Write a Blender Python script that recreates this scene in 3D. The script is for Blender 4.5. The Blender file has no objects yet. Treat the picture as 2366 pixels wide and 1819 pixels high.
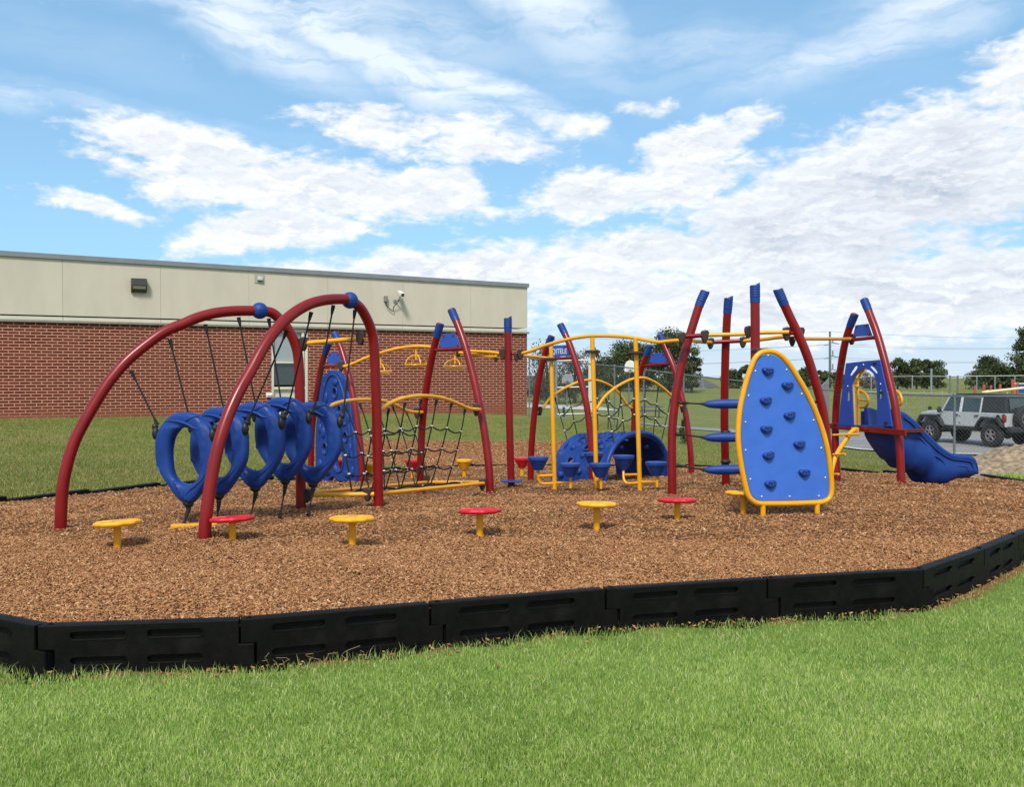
import bpy, bmesh, math, random
import numpy as np
from mathutils import Vector, Matrix, Quaternion
random.seed(7); rng = np.random.default_rng(11)
C = bpy.context.scene.collection
SC = bpy.context.scene
R = math.radians

# ------------------------------------------------------------------ camera
F, CX, CY, HZ, CAMZ = 2136.0, 1183.0, 909.5, 868.0, 1.86      # photo pixels
PITCH = -math.atan((CY - HZ) / F)
cd = bpy.data.cameras.new('camera'); cam = bpy.data.objects.new('camera', cd); C.objects.link(cam)
cd.sensor_width = 36; cd.lens = 36 * F / 2366; cd.clip_end = 3000; cd.clip_start = 0.05
cam.location = (0, 0, CAMZ); cam.rotation_euler = (R(90) + PITCH, 0, 0)
SC.camera = cam

# ------------------------------------------------------------------ sun, view
SUN_EL, SUN_AZ = 50.0, 190.0       # azimuth clockwise from +Y (towards the sun)
sl = bpy.data.lights.new('sun', 'SUN'); sun = bpy.data.objects.new('sun', sl); C.objects.link(sun)
sl.energy = 2.6; sl.angle = R(11); sl.color = (1.0, 0.94, 0.82)
sdir = Vector((math.sin(R(SUN_AZ)) * math.cos(R(SUN_EL)), math.cos(R(SUN_AZ)) * math.cos(R(SUN_EL)), math.sin(R(SUN_EL))))
sun.rotation_euler = sdir.to_track_quat('Z', 'Y').to_euler()
vs = SC.view_settings
SC.display_settings.display_device = 'sRGB'
vs.view_transform = 'Standard'; vs.look = 'None'; vs.exposure = 0.46; vs.gamma = 1; vs.use_curve_mapping = False

# ------------------------------------------------------------------ world: Nishita sky with a cloud layer, in direction space
W = bpy.data.worlds.new("World"); SC.world = W; W.use_nodes = True
wt = W.node_tree; wt.nodes.clear()
class NT:
    def __init__(s, t): s.t = t
    def n(s, typ, **k):
        nd = s.t.nodes.new(typ)
        for a, b in k.items():
            if a == 'inp':
                for i, v in b.items():
                    if isinstance(v, bpy.types.NodeSocket): s.t.links.new(v, nd.inputs[i])
                    else: nd.inputs[i].default_value = v
            else: setattr(nd, a, b)
        return nd
    def m(s, op, a, b=0.0, c=0.0, clamp=False):
        return s.n('ShaderNodeMath', operation=op, use_clamp=clamp, inp={0: a, 1: b, 2: c}).outputs[0]
    def v(s, op, a, b=(0, 0, 0)):
        nd = s.n('ShaderNodeVectorMath', operation=op, inp={0: a, 1: b})
        return nd.outputs['Value'] if op in ('LENGTH', 'DOT_PRODUCT', 'DISTANCE') else nd.outputs[0]
    def noise(s, vec, scale, detail=4, rough=.55, dist=0.0, dim='3D'):
        return s.n('ShaderNodeTexNoise', noise_dimensions=dim, inp={'Vector': vec, 'Scale': scale, 'Detail': detail, 'Roughness': rough, 'Distortion': dist}).outputs['Fac']
    def ramp(s, f, lo, hi, a=0.0, b=1.0, smooth=True):
        return s.n('ShaderNodeMapRange', interpolation_type='SMOOTHSTEP' if smooth else 'LINEAR', inp={0: f, 1: lo, 2: hi, 3: a, 4: b}).outputs[0]
    def mix(s, f, a, b):
        nd = s.n('ShaderNodeMix', data_type='RGBA')
        for i, v in ((0, f), (6, a), (7, b)):
            if isinstance(v, bpy.types.NodeSocket): s.t.links.new(v, nd.inputs[i])
            else: nd.inputs[i].default_value = (*v, 1) if (i > 0 and len(v) == 3) else v
        return nd.outputs[2]
w = NT(wt)
sky = w.n('ShaderNodeTexSky', sky_type='NISHITA', sun_disc=False, sun_elevation=R(SUN_EL), sun_rotation=R(SUN_AZ), air_density=1.0, dust_density=0.6, ozone_density=1.6)
dirv = w.n('ShaderNodeTexCoord').outputs['Generated']
sp = w.n('ShaderNodeSeparateXYZ', inp={0: dirv})
az = w.m('ARCTAN2', sp.outputs[0], sp.outputs[1]); el = w.m('ARCSINE', sp.outputs[2])
ae = w.n('ShaderNodeCombineXYZ', inp={0: az, 1: el, 2: 0.0}).outputs[0]
wob = w.n('ShaderNodeTexNoise', inp={'Vector': ae, 'Scale': 9.0, 'Detail': 5, 'Roughness': .6}).outputs['Color']
aew = w.v('ADD', ae, w.v('MULTIPLY', w.v('SUBTRACT', wob, (.5, .5, .5)), (.10, .05, 0)))
def blob(vec, x, y, rx, ry, rot, wt_, soft=.15):
    a_, e_ = math.atan((x - CX) / F), math.atan((HZ - y) / F)
    m = w.n('ShaderNodeMapping', vector_type='TEXTURE', inp={'Vector': vec, 'Location': (a_, e_, 0), 'Rotation': (0, 0, R(rot)), 'Scale': (rx / F, ry / F, 1)})
    return w.m('MULTIPLY', w.ramp(w.v('LENGTH', m.outputs[0]), 1.25, soft), wt_)
def total(lst, vec, soft):
    acc = None
    for b in lst:
        o = blob(vec, *b, soft=soft); acc = o if acc is None else w.m('MAXIMUM', acc, o)
    return acc
# cumulus banks
cum = total([(470, 375, 330, 88, -10, 1.1), (720, 450, 600, 95, -3, 1.25), (1000, 440, 240, 80, 0, 1.1), (230, 508, 210, 30, -5, .95), (930, 300, 350, 68, -2, .95), (1330, 285, 150, 42, -5, .85),
             (1080, 345, 330, 62, 0, .85), (650, 550, 290, 66, 6, 1.25), (1480, 250, 120, 32, 4, .9), (1600, 345, 210, 75, 14, 1.2), (1370, 450, 210, 80, 4, 1.25), (1560, 430, 280, 80, 6, 1.1),
             (2080, 460, 700, 200, 14, 1.25), (2366, 270, 230, 130, 12, 1.0), (1700, 590, 800, 80, 0, 1.25), (2000, 700, 1200, 130, 0, 1.25), (1050, 640, 760, 75, 2, 1.25), (200, 640, 500, 26, 0, .7)], aew, .1)
k1 = w.noise(w.v('MULTIPLY', ae, (1, 2.1, 1)), 13, 7, .58, .25)
k1b = w.noise(w.v('MULTIPLY', w.v('ADD', ae, (-.006, .012, 0)), (1, 2.1, 1)), 13, 7, .58, .25)
k2 = w.noise(w.v('MULTIPLY', ae, (1, 2.3, 1)), 46, 6, .6, .4)
# everywhere else (behind and above the view) a scattered field keeps the light believable
back = w.m('MULTIPLY', w.ramp(sp.outputs[1], .55, .1), w.ramp(el, -.1, .25))
cover = w.m('MAXIMUM', cum, w.m('MULTIPLY', back, .62))
dens = w.m('ADD', w.m('ADD', w.m('MULTIPLY', cover, .62), w.m('MULTIPLY', w.m('SUBTRACT', k1, .5), 1.0)), w.m('MULTIPLY', w.m('SUBTRACT', k2, .5), .62))
cmask = w.m('MULTIPLY', w.ramp(dens, .19, .56), .97)
# cirrus: streaks
cir_b = total([(420, -10, 900, 100, -8, 1.05), (520, 80, 420, 80, -20, 1.1), (880, 140, 480, 62, -25, 1.3), (1100, 195, 330, 50, -20, 1.3), (1240, 40, 330, 80, -34, .7), (300, 300, 420, 30, -6, .4), (0, 290, 160, 35, -10, .6),
               (2050, 150, 430, 62, 12, .72), (1640, 130, 240, 70, -6, .5), (1300, 120, 900, 120, -6, .26), (2250, 60, 400, 60, 5, .5), (150, 170, 400, 70, -10, .15), (1250, 10, 300, 90, -25, 1.0), (2150, 90, 420, 45, 14, .9), (1900, 180, 300, 40, 10, .8)], aew, 0.0)
cm = w.n('ShaderNodeMapping', inp={'Vector': aew, 'Rotation': (0, 0, R(24)), 'Scale': (3.2, 19, 1)}).outputs[0]
cs = w.noise(cm, 2.2, 6, .62, .6)
cs2 = w.noise(w.n('ShaderNodeMapping', inp={'Vector': aew, 'Rotation': (0, 0, R(-52)), 'Scale': (9, 40, 1)}).outputs[0], 2.0, 4, .6, .5)
cirf = w.m('MULTIPLY', cir_b, w.ramp(w.m('ADD', w.m('MULTIPLY', cs, .75), w.m('MULTIPLY', cs2, .35)), .28, .66), clamp=True)
# sky colour a little deeper and bluer than the model's
hs = w.n('ShaderNodeHueSaturation', inp={'Saturation': 1.1, 'Value': 1.3, 'Color': sky.outputs[0]}).outputs[0]
hz = w.ramp(el, .24, .0)
base = w.mix(w.m('ADD', .45, w.m('MULTIPLY', hz, .45)), hs, (3.0, 6.1, 8.9))
base = w.mix(w.m('MULTIPLY', w.ramp(el, .085, .0), .85), base, (6.4, 7.2, 8.0))
base = w.mix(w.m('MULTIPLY', cirf, .86), base, (8.2, 8.9, 9.6))
# shading of the cumulus: tops bright, undersides grey
k2b = w.noise(w.v('MULTIPLY', w.v('ADD', ae, (-.002, .004, 0)), (1, 2.3, 1)), 46, 6, .6, .4)
light = w.m('ADD', w.m('MULTIPLY', w.ramp(w.m('SUBTRACT', k1, k1b), -.035, .045), .6), w.m('MULTIPLY', w.ramp(w.m('SUBTRACT', k2, k2b), -.05, .06), .4))
core = w.ramp(dens, .45, 1.0)
greyreg = blob(aew, 2250, 520, 800, 240, 8, 1.0, .1)
sh = w.m('MULTIPLY', w.m('SUBTRACT', 1.0, light), w.m('ADD', .35, w.m('MULTIPLY', core, .5)))
sh = w.m('ADD', w.m('MULTIPLY', sh, .80), w.m('MULTIPLY', greyreg, w.m('ADD', .20, w.m('MULTIPLY', w.m('SUBTRACT', k1, .42), .9))), clamp=True)
ccol = w.mix(sh, (8.9, 9.1, 9.3), (4.6, 5.2, 6.3))
col = w.mix(cmask, base, ccol)
below = w.ramp(el, 0.0, -.05)
col = w.mix(below, col, (2.0, 2.1, 1.6))
bg = w.n('ShaderNodeBackground', inp={0: col, 1: 0.085})
w.t.links.new(bg.outputs[0], w.n('ShaderNodeOutputWorld').inputs[0])
W.cycles.sampling_method = 'MANUAL'; W.cycles.sample_map_resolution = 512

# ------------------------------------------------------------------ picture -> place helpers (rays from the viewpoint, met with real planes, depths and ground)
def rdir(s):
    x, y = (s[0] - CX) / F, (CY - s[1]) / F
    c_, s_ = math.cos(PITCH), math.sin(PITCH)
    v = Vector((x, c_ - y * s_, s_ + y * c_)); return v / v.y
O = Vector((0, 0, CAMZ))
def at(s, D): return O + rdir(s) * D
def pl(s, A, B):                       # vertical plane through ground points A, B
    n = Vector((B[1] - A[1], -(B[0] - A[0]), 0)); d = rdir(s)
    t = (Vector((A[0], A[1], 0)) - O).dot(n) / d.dot(n); return O + d * t
def crop(x0, y0, k): return lambda x, y: (x0 + x / k, y0 + y / k)
Z1 = crop(0, 640, 2.625); Z2 = crop(560, 640, 2.625); Z3 = crop(1140, 700, 3.36); Z4 = crop(1480, 620, 2.8); Z5 = crop(1900, 660, 3.232)
A1 = crop(360, 880, 4.667); A2 = crop(680, 740, 4.0); A3 = crop(820, 860, 5.25); A6 = crop(1680, 800, 4.0); A7 = crop(1900, 800, 4.94); A8 = crop(2060, 840, 5.6)
C3 = crop(740, 660, 4.2); C4 = crop(1240, 740, 6.07); C5 = crop(1540, 640, 5.2); C6 = crop(1800, 740, 3.86); B4 = crop(1220, 820, 5.46); B5 = crop(2090, 880, 7.917); B6 = crop(1980, 740, 5.66); DW = crop(600, 740, 7.64)

# posts whose feet also fix the height of the ground
FEET = {'f1l': (Z2(1078, 1310), 15.0), 'f1r': (Z2(1503, 1330), 13.6), 'sp': (Z3(140, 1445), 14.7), 'f3l': (Z3(290, 1390), 17.3), 'f3r': (Z3(770, 1395), 16.1),
        'f4l': (Z3(1088, 1320), 19.2), 'f4r': (Z3(1538, 1335), 17.9), 'f2l': (A2(150, 1500), 17.6), 'f2r': (A2(628, 1497), 16.2), 'f5l': (Z5(115, 1488), 15.2), 'f5r': (Z5(590, 1482), 13.6),
        't1': (Z4(205, 1472), 12.45), 't2': (Z4(553, 1400), 13.75), 'a1a': (Z1(368, 1530), 9.65), 'a1b': (Z2(355, 1415), 11.2), 'a2a': (Z1(1240, 1600), 8.95), 'a2b': (Z2(826, 1405), 11.25)}
FP = {k: at(*v) for k, v in FEET.items()}
FRONT = [(-3.24, 5.86), (-2.94, 5.70), (-1.725, 5.85), (-.55, 6.27), (.69, 6.70), (1.96, 7.04), (3.30, 7.37), (4.24, 8.26), (4.95, 9.0)]
BED = FRONT + [(6.3, 10.3), (8.2, 12.4), (9.6, 14.6), (9.0, 17.6), (7.4, 20.6), (4.2, 22.3), (1.6, 22.9), (-1.0, 22.8), (-3.4, 20.2), (-5.3, 16.6), (-7.2, 13.0), (-7.9, 10.4), (-6.6, 8.2), (-4.9, 6.8)]
class TPS:
    def __init__(s, pts):
        P = np.array([(p[0], p[1]) for p in pts], float); z = np.array([p[2] for p in pts], float); n = len(P)
        K = s.k(np.linalg.norm(P[:, None] - P[None], axis=2)) + np.eye(n) * .02
        A = np.zeros((n + 3, n + 3)); A[:n, :n] = K; A[:n, n] = 1; A[:n, n + 1:] = P; A[n, :n] = 1; A[n + 1:, :n] = P.T
        s.w = np.linalg.solve(A, np.concatenate([z, [0, 0, 0]])); s.P = P
    def k(s, r): return r * r * np.log(r + 1e-9)
    def __call__(s, x, y):
        x = np.asarray(x, float); y = np.asarray(y, float); sh = x.shape; q = np.stack([x.ravel(), y.ravel()], 1); out = np.empty(len(q))
        for i in range(0, len(q), 20000):
            qq = q[i:i + 20000]; K = s.k(np.linalg.norm(qq[:, None] - s.P[None], axis=2))
            out[i:i + 20000] = K @ s.w[:-3] + s.w[-3] + qq @ s.w[-2:]
        return out.reshape(sh)
far_edge = [(-7.2, 13, .08), (-5.3, 16.6, -.06), (-3.4, 20.2, -.25), (-1, 22.8, -.38), (1.6, 22.9, -.38), (4.2, 22.3, -.34), (7.4, 20.6, -.27), (9.0, 17.6, -.10), (9.6, 14.6, .06)]
mulch_f = TPS([(x, y, .262) for x, y in FRONT] + [(6.3, 10.3, .25), (8.2, 12.4, .2), (-6.6, 8.2, .25), (-4.9, 6.8, .26), (-7.9, 10.4, .2), (0, 9, .25), (4.5, 11, .25), (1, 11, .25)] + far_edge + [tuple(p) for p in FP.values()])
terr_f = TPS([(-8, 1, 0), (0, 1, 0), (8, 1, 0), (-8, 5, 0), (0, 5, 0), (8, 5, 0), (-2.9, 5.7, 0), (2, 7, 0), (4.2, 8.2, 0), (6.3, 10.2, .06), (-5, 6.8, .02), (-10, 10, .1), (10, 12, .1), (0, 12, .1), (4, 16, -.05), (-14, 14, .2), (13, 15, .0)]
             + far_edge + [(0, -10, 0), (-30, 5, .1), (30, 5, .0), (3.45, 31.2, .12), (5.37, 28.9, -.12), (8.6, 24.4, -.48), (14, 20, -.45), (12, 33, -.85), (18, 32, -.87), (14.5, 38, -.87), (21, 44, -.87), (9.2, 47, -.9), (4, 62, -.95), (10, 60, -1.1), (4, 80, -.9), (28, 30, -.8),
                (10, 68, -1.1), (30, 60, -.9), (-1, 28, -.05), (-10, 120, .06), (20, 120, .06), (60, 120, .06), (70, 95, .0), (45, 85, -.5), (.6, 38, .22), (-15.7, 29.2, .50), (-8, 33, .42), (-30, 24, .5), (-4, 60, 0), (-40, 60, 0), (0, 200, -2), (120, 200, -2), (-120, 200, -2), (200, 60, -2), (-100, 20, 0), (30, -30, 0), (-30, -30, 0)])
def inpoly(x, y, poly):
    x = np.asarray(x, float); y = np.asarray(y, float); c = np.zeros(x.shape, bool); n = len(poly)
    for i in range(n):
        x1, y1 = poly[i]; x2, y2 = poly[i - 1]
        if y1 == y2: continue
        c ^= ((y1 > y) != (y2 > y)) & (x < (x2 - x1) * (y - y1) / (y2 - y1) + x1)
    return c
def segdist(x, y, poly, closed=True):
    d = np.full(np.shape(x), 1e9); n = len(poly)
    for i in range(n if closed else n - 1):
        a = np.array(poly[i]); b = np.array(poly[(i + 1) % n]); ab = b - a
        t = np.clip(((x - a[0]) * ab[0] + (y - a[1]) * ab[1]) / (ab @ ab), 0, 1)
        d = np.minimum(d, np.hypot(x - a[0] - t * ab[0], y - a[1] - t * ab[1]))
    return d
def mz(x, y): return float(mulch_f(x, y))
def tz(x, y): return float(terr_f(x, y))
def hit(s, f=mz):                      # where the ray through s meets the ground surface f
    d = rdir(s); lo, hi = 3.0, 400.0; t = lo
    while t < hi:
        p = O + d * t
        if p.z < f(p.x, p.y): break
        t += .15
    a, b = t - .15, t
    for _ in range(14):
        m = (a + b) / 2; p = O + d * m
        if p.z < f(p.x, p.y): b = m
        else: a = m
    return O + d * b

# ------------------------------------------------------------------ object helpers
LOC = {}
def meta(o, label=None, cat=None, group=None, kind=None):
    if label: o['label'] = label
    if cat: o['category'] = cat
    if group: o['group'] = group
    if kind: o['kind'] = kind
    return o
def thing(name, label, cat, loc=(0, 0, 0), group=None):
    o = bpy.data.objects.new(name, None); C.objects.link(o); o.location = loc; o.empty_display_size = .1
    LOC[o.name] = Vector(loc); return meta(o, label, cat, group)
class MB:
    def __init__(s): s.v = []; s.f = []; s.mi = []; s.cuts = []
    def cut(s): s.cuts.append((len(s.v), len(s.f))); return s
    def build_each(s, name, mat, parent=None, **k):
        c = [(0, 0)] + s.cuts + [(len(s.v), len(s.f))]; out = []
        for (v0, f0), (v1, f1) in zip(c, c[1:]):
            if f1 <= f0: continue
            m_ = MB(); m_.v = s.v[v0:v1]; m_.f = [tuple(i - v0 for i in q) for q in s.f[f0:f1]]; m_.mi = s.mi[f0:f1]; out.append(m_.build(name, mat, parent, **k))
        return out
    def add(s, v, f, mi=0):
        b = len(s.v); s.v += [tuple(p) for p in v]; s.f += [tuple(i + b for i in q) for q in f]; s.mi += [mi] * len(f); return s
    def build(s, name, mat, parent=None, smooth=True, label=None, local=False, ang=40):
        off = LOC.get(parent.name, Vector()) if (parent and not local) else Vector()
        me = bpy.data.meshes.new(name)
        me.from_pydata([(p[0] - off.x, p[1] - off.y, p[2] - off.z) for p in s.v], [], s.f)
        for m in (mat if isinstance(mat, (list, tuple)) else [mat]): me.materials.append(m)
        me.polygons.foreach_set('material_index', s.mi)
        bm = bmesh.new(); bm.from_mesh(me); bmesh.ops.recalc_face_normals(bm, faces=bm.faces)
        if smooth:
            for fc in bm.faces: fc.smooth = True
            for e in bm.edges:
                if len(e.link_faces) == 2 and e.calc_face_angle(0) > R(ang): e.smooth = False
        bm.to_mesh(me); bm.free()
        o = bpy.data.objects.new(name, me); C.objects.link(o)
        if parent: o.parent = parent; LOC[o.name] = off
        if label: o['label'] = label
        return o
def smooth_path(P, n=6, closed=False):
    P = [Vector(p) for p in P]
    if len(P) < 3: return P
    out = []; N = len(P); rngi = range(N) if closed else range(N - 1)
    for i in rngi:
        if closed: a, b, c, d = P[i - 1], P[i], P[(i + 1) % N], P[(i + 2) % N]
        else: a, b, c, d = (P[i - 1] if i else P[0] * 2 - P[1]), P[i], P[i + 1], (P[i + 2] if i + 2 < N else P[-1] * 2 - P[-2])
        for k in range(n):
            t = k / n; out.append(.5 * ((2 * b) + (c - a) * t + (2 * a - 5 * b + 4 * c - d) * t * t + (3 * b - a - 3 * c + d) * t ** 3))
    if not closed: out.append(P[-1])
    return out
def tube(mb, P, r, n=12, closed=False, caps=True, mi=0, flat=1.0, slant=None):
    P = [Vector(p) for p in P]; N = len(P); rr = r if isinstance(r, (list, tuple)) else [r] * N
    T = []
    for i in range(N):
        a = P[i - 1] if (i or closed) else P[0]; b = P[(i + 1) % N] if (i < N - 1 or closed) else P[-1]
        t = b - a; T.append(t.normalized() if t.length > 1e-9 else Vector((0, 0, 1)))
    ref = Vector((0, 0, 1)) if abs(T[0].z) < .9 else Vector((1, 0, 0))
    U = T[0].cross(ref).normalized(); V = []; F_ = []
    for i in range(N):
        if i:
            q = T[i - 1].rotation_difference(T[i]); U = (q @ U); U = (U - T[i] * U.dot(T[i])).normalized()
        Bn = T[i].cross(U)
        for k in range(n):
            a = 2 * math.pi * k / n; p = P[i] + U * (math.cos(a) * rr[i]) + Bn * (math.sin(a) * rr[i] * flat)
            if slant and i == N - 1: p = p + T[i] * slant[0] * ((p - P[i]).dot(slant[1]) / max(rr[i], 1e-6))
            V.append(p)
    M = N if closed else N - 1
    for i in range(M):
        for k in range(n):
            a = i * n + k; b = i * n + (k + 1) % n; c = ((i + 1) % N) * n + (k + 1) % n; d = ((i + 1) % N) * n + k
            F_.append((a, b, c, d))
    if caps and not closed: F_.append(tuple(range(n))); F_.append(tuple((N - 1) * n + k for k in range(n)))
    mb.add(V, F_, mi); return mb
def box(mb, c, s, rot=None, bev=0.0, mi=0, top=None):
    bm = bmesh.new(); bmesh.ops.create_cube(bm, size=1)
    for v in bm.verts:
        v.co = Vector((v.co.x * s[0], v.co.y * s[1], v.co.z * s[2]))
        if top and v.co.z > 0: v.co.x *= top[0]; v.co.y *= top[1]
    if bev: bmesh.ops.bevel(bm, geom=list(bm.edges), offset=bev, segments=2, profile=.5, affect='EDGES')
    Rm = rot.to_matrix() if isinstance(rot, Quaternion) else (Matrix.Rotation(rot, 3, 'Z') if rot else Matrix.Identity(3))
    bm.verts.index_update()
    mb.add([Rm @ v.co + Vector(c) for v in bm.verts], [tuple(v.index for v in f.verts) for f in bm.faces], mi); bm.free(); return mb
def ball(mb, c, r, sc=(1, 1, 1), seg=16, mi=0, rot=None):
    V = []; F_ = []; n = seg; m = seg // 2; c = Vector(c)
    for j in range(1, m):
        for i in range(n):
            t = math.pi * j / m; a = 2 * math.pi * i / n
            V.append((math.sin(t) * math.cos(a) * r * sc[0], math.sin(t) * math.sin(a) * r * sc[1], math.cos(t) * r * sc[2]))
    for j in range(m - 2):
        for i in range(n): F_.append((j * n + i, j * n + (i + 1) % n, (j + 1) * n + (i + 1) % n, (j + 1) * n + i))
    t_ = len(V); V += [(0, 0, r * sc[2]), (0, 0, -r * sc[2])]
    for i in range(n): F_.append((t_, (i + 1) % n, i)); F_.append((t_ + 1, (m - 2) * n + i, (m - 2) * n + (i + 1) % n))
    V = [Vector(v) for v in V]
    if rot: V = [rot @ v for v in V]
    mb.add([v + c for v in V], F_, mi); return mb
def lathe(mb, prof, c=(0, 0, 0), n=24, mi=0, fn=None):
    V = []; F_ = []; m = len(prof)
    for (r, z) in prof:
        for i in range(n):
            a = 2 * math.pi * i / n; k = fn(a, r, z) if fn else 1.0
            V.append((c[0] + r * k * math.cos(a), c[1] + r * k * math.sin(a), c[2] + z))
    for j in range(m - 1):
        for i in range(n): F_.append((j * n + i, j * n + (i + 1) % n, (j + 1) * n + (i + 1) % n, (j + 1) * n + i))
    F_.append(tuple(range(n))); F_.append(tuple((m - 1) * n + i for i in range(n)))
    mb.add(V, F_, mi); return mb
def plate(mb, loops, th, frame, bev=0.0, mi=0, res=2):
    """flat panel with holes: loops = [(u, w) ...] in the panel's own plane, frame = (origin, U, W, N)"""
    cu = bpy.data.curves.new('tmp', 'CURVE'); cu.dimensions = '2D'; cu.fill_mode = 'BOTH'
    cu.extrude = max(th / 2 - bev, 1e-4); cu.bevel_depth = bev; cu.bevel_resolution = 1; cu.offset = -bev
    for L in loops:
        sp_ = cu.splines.new('POLY'); sp_.points.add(len(L) - 1); sp_.use_cyclic_u = True
        for p, q in zip(sp_.points, L): p.co = (q[0], q[1], 0, 1)
    ob = bpy.data.objects.new('tmp', cu); C.objects.link(ob)
    dg = bpy.context.evaluated_depsgraph_get(); me = bpy.data.meshes.new_from_object(ob.evaluated_get(dg))
    Oo, U, Wv, Nn = [Vector(q) for q in frame]
    mb.add([Oo + U * v.co.x + Wv * v.co.y + Nn * v.co.z for v in me.vertices], [tuple(p.vertices) for p in me.polygons], mi)
    bpy.data.objects.remove(ob); bpy.data.curves.remove(cu); bpy.data.meshes.remove(me); return mb
def rrect(x0, x1, y0, y1, r, n=5):
    out = []
    for cx, cy, a0 in ((x1 - r, y1 - r, 0), (x0 + r, y1 - r, 90), (x0 + r, y0 + r, 180), (x1 - r, y0 + r, 270)):
        for k in range(n + 1): a = R(a0 + 90 * k / n); out.append((cx + r * math.cos(a), cy + r * math.sin(a)))
    return out
def copy_tree(o, parent=None):
    c = o.copy(); C.objects.link(c); c.parent = parent
    for ch in [k for k in bpy.data.objects if k.parent == o]: copy_tree(ch, c)
    return c

# ------------------------------------------------------------------ materials
def mat(name, col, rough=.5, var=.0, vscale=20, bump=0.0, bscale=60, metal=0.0, spec=.5, coat=0.0, dirt=0.0, dirtcol=(.2, .12, .07)):
    m = bpy.data.materials.new(name); m.use_nodes = True; t = NT(m.node_tree); b = m.node_tree.nodes['Principled BSDF']
    tc = t.n('ShaderNodeTexCoord').outputs['Object']
    c = (*col, 1)
    b.inputs['Base Color'].default_value = c; b.inputs['Roughness'].default_value = rough; b.inputs['Metallic'].default_value = metal
    b.inputs['Specular IOR Level'].default_value = spec; b.inputs['Coat Weight'].default_value = coat; b.inputs['Coat Roughness'].default_value = .12
    if var:
        f = t.noise(tc, vscale, 5, .6)
        cc = t.mix(t.ramp(f, .3, .7), tuple(x * (1 - var) for x in col), tuple(min(1, x * (1 + var)) for x in col))
        if dirt:
            f2 = t.noise(tc, 3.5, 6, .7); cc = t.mix(t.m('MULTIPLY', t.ramp(f2, .5, .8), dirt), cc, dirtcol)
        t.t.links.new(cc, b.inputs['Base Color'])
        t.t.links.new(t.ramp(f, .3, .7, rough * .85, min(1, rough * 1.15)), b.inputs['Roughness'])
    if bump:
        f = t.noise(tc, bscale, 3, .6)
        bn = t.n('ShaderNodeBump', inp={'Strength': bump, 'Distance': .01, 'Height': f}); t.t.links.new(bn.outputs[0], b.inputs['Normal'])
    return m
M = {}
M['red'] = mat('red_powder_coat', (.205, .004, .005), .34, .10, 3, .04, 120, spec=.4, coat=.06, dirt=.05)
M['yellow'] = mat('yellow_powder_coat', (.80, .36, .005), .36, .07, 3, .04, 120, coat=.1, dirt=.06)
M['blue'] = mat('blue_moulded_plastic', (.009, .045, .232), .48, .12, 4, .10, 90, spec=.35, dirt=.08, dirtcol=(.08, .12, .25))
M['bluepanel'] = mat('blue_sheet_plastic', (.045, .155, .60), .50, .05, 5, .05, 150)
M['plate'] = mat('blue_plate', (.020, .085, .42), .45, .05, 5)
M['bluesheet'] = mat('dark_blue_sheet_plastic', (.014, .065, .38), .42, .06, 5, .04, 150)
M['redplastic'] = mat('red_moulded_plastic', (.58, .012, .022), .38, .08, 6, .06, 90)
M['yelplastic'] = mat('yellow_moulded_plastic', (.86, .40, .012), .40, .06, 6, .06, 90)
M['clamp'] = mat('brown_clamp_paint', (.048, .028, .023), .5, .12, 12, .05, 100, spec=.3)
M['black'] = mat('black_rubber', (.012, .012, .013), .55, .2, 20, .1, 80)
M['rope'] = mat('black_rope', (.012, .011, .012), .85, .25, 200, .6, 400)
M['white'] = mat('white_fitting', (.70, .69, .64), .45, .08, 20)
M['bolt'] = mat('steel_bolt', (.75, .77, .80), .3, .1, 20, metal=.4)
M['timber'] = mat('black_plastic_timber', (.0035, .003, .003), .55, .35, 9, .25, 130, spec=.16, dirt=.16, dirtcol=(.055, .045, .04))
M['galv'] = mat('galvanised_steel', (.34, .36, .37), .45, .15, 10, .05, 60, metal=.6)
M['galvd'] = mat('weathered_steel', (.17, .19, .20), .5, .15, 10, .05, 60, metal=.4)
M['cream'] = mat('cream_paint', (.58, .54, .44), .6, .04, 2)
M['glass'] = mat('dark_glass', (.035, .05, .05), .08, .2, 1.5, spec=.8)
M['blind'] = mat('closed_blind', (.30, .34, .36), .35, .05, 40)
M['dkbronze'] = mat('bronze_housing', (.05, .045, .04), .4, .1, 8)
M['jsilver'] = mat('silver_car_paint', (.50, .52, .55), .28, .03, 8, metal=.1, coat=.6)
M['jblack'] = mat('black_vehicle_trim', (.022, .023, .025), .6, .2, 15, .1, 60)
M['tyre'] = mat('tyre_rubber', (.016, .016, .017), .75, .3, 25, .5, 50)
M['wood'] = mat('pole_wood', (.10, .09, .085), .8, .2, 10)
M['bark'] = mat('tree_bark', (.06, .05, .04), .9, .3, 6, .5, 20)
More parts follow.
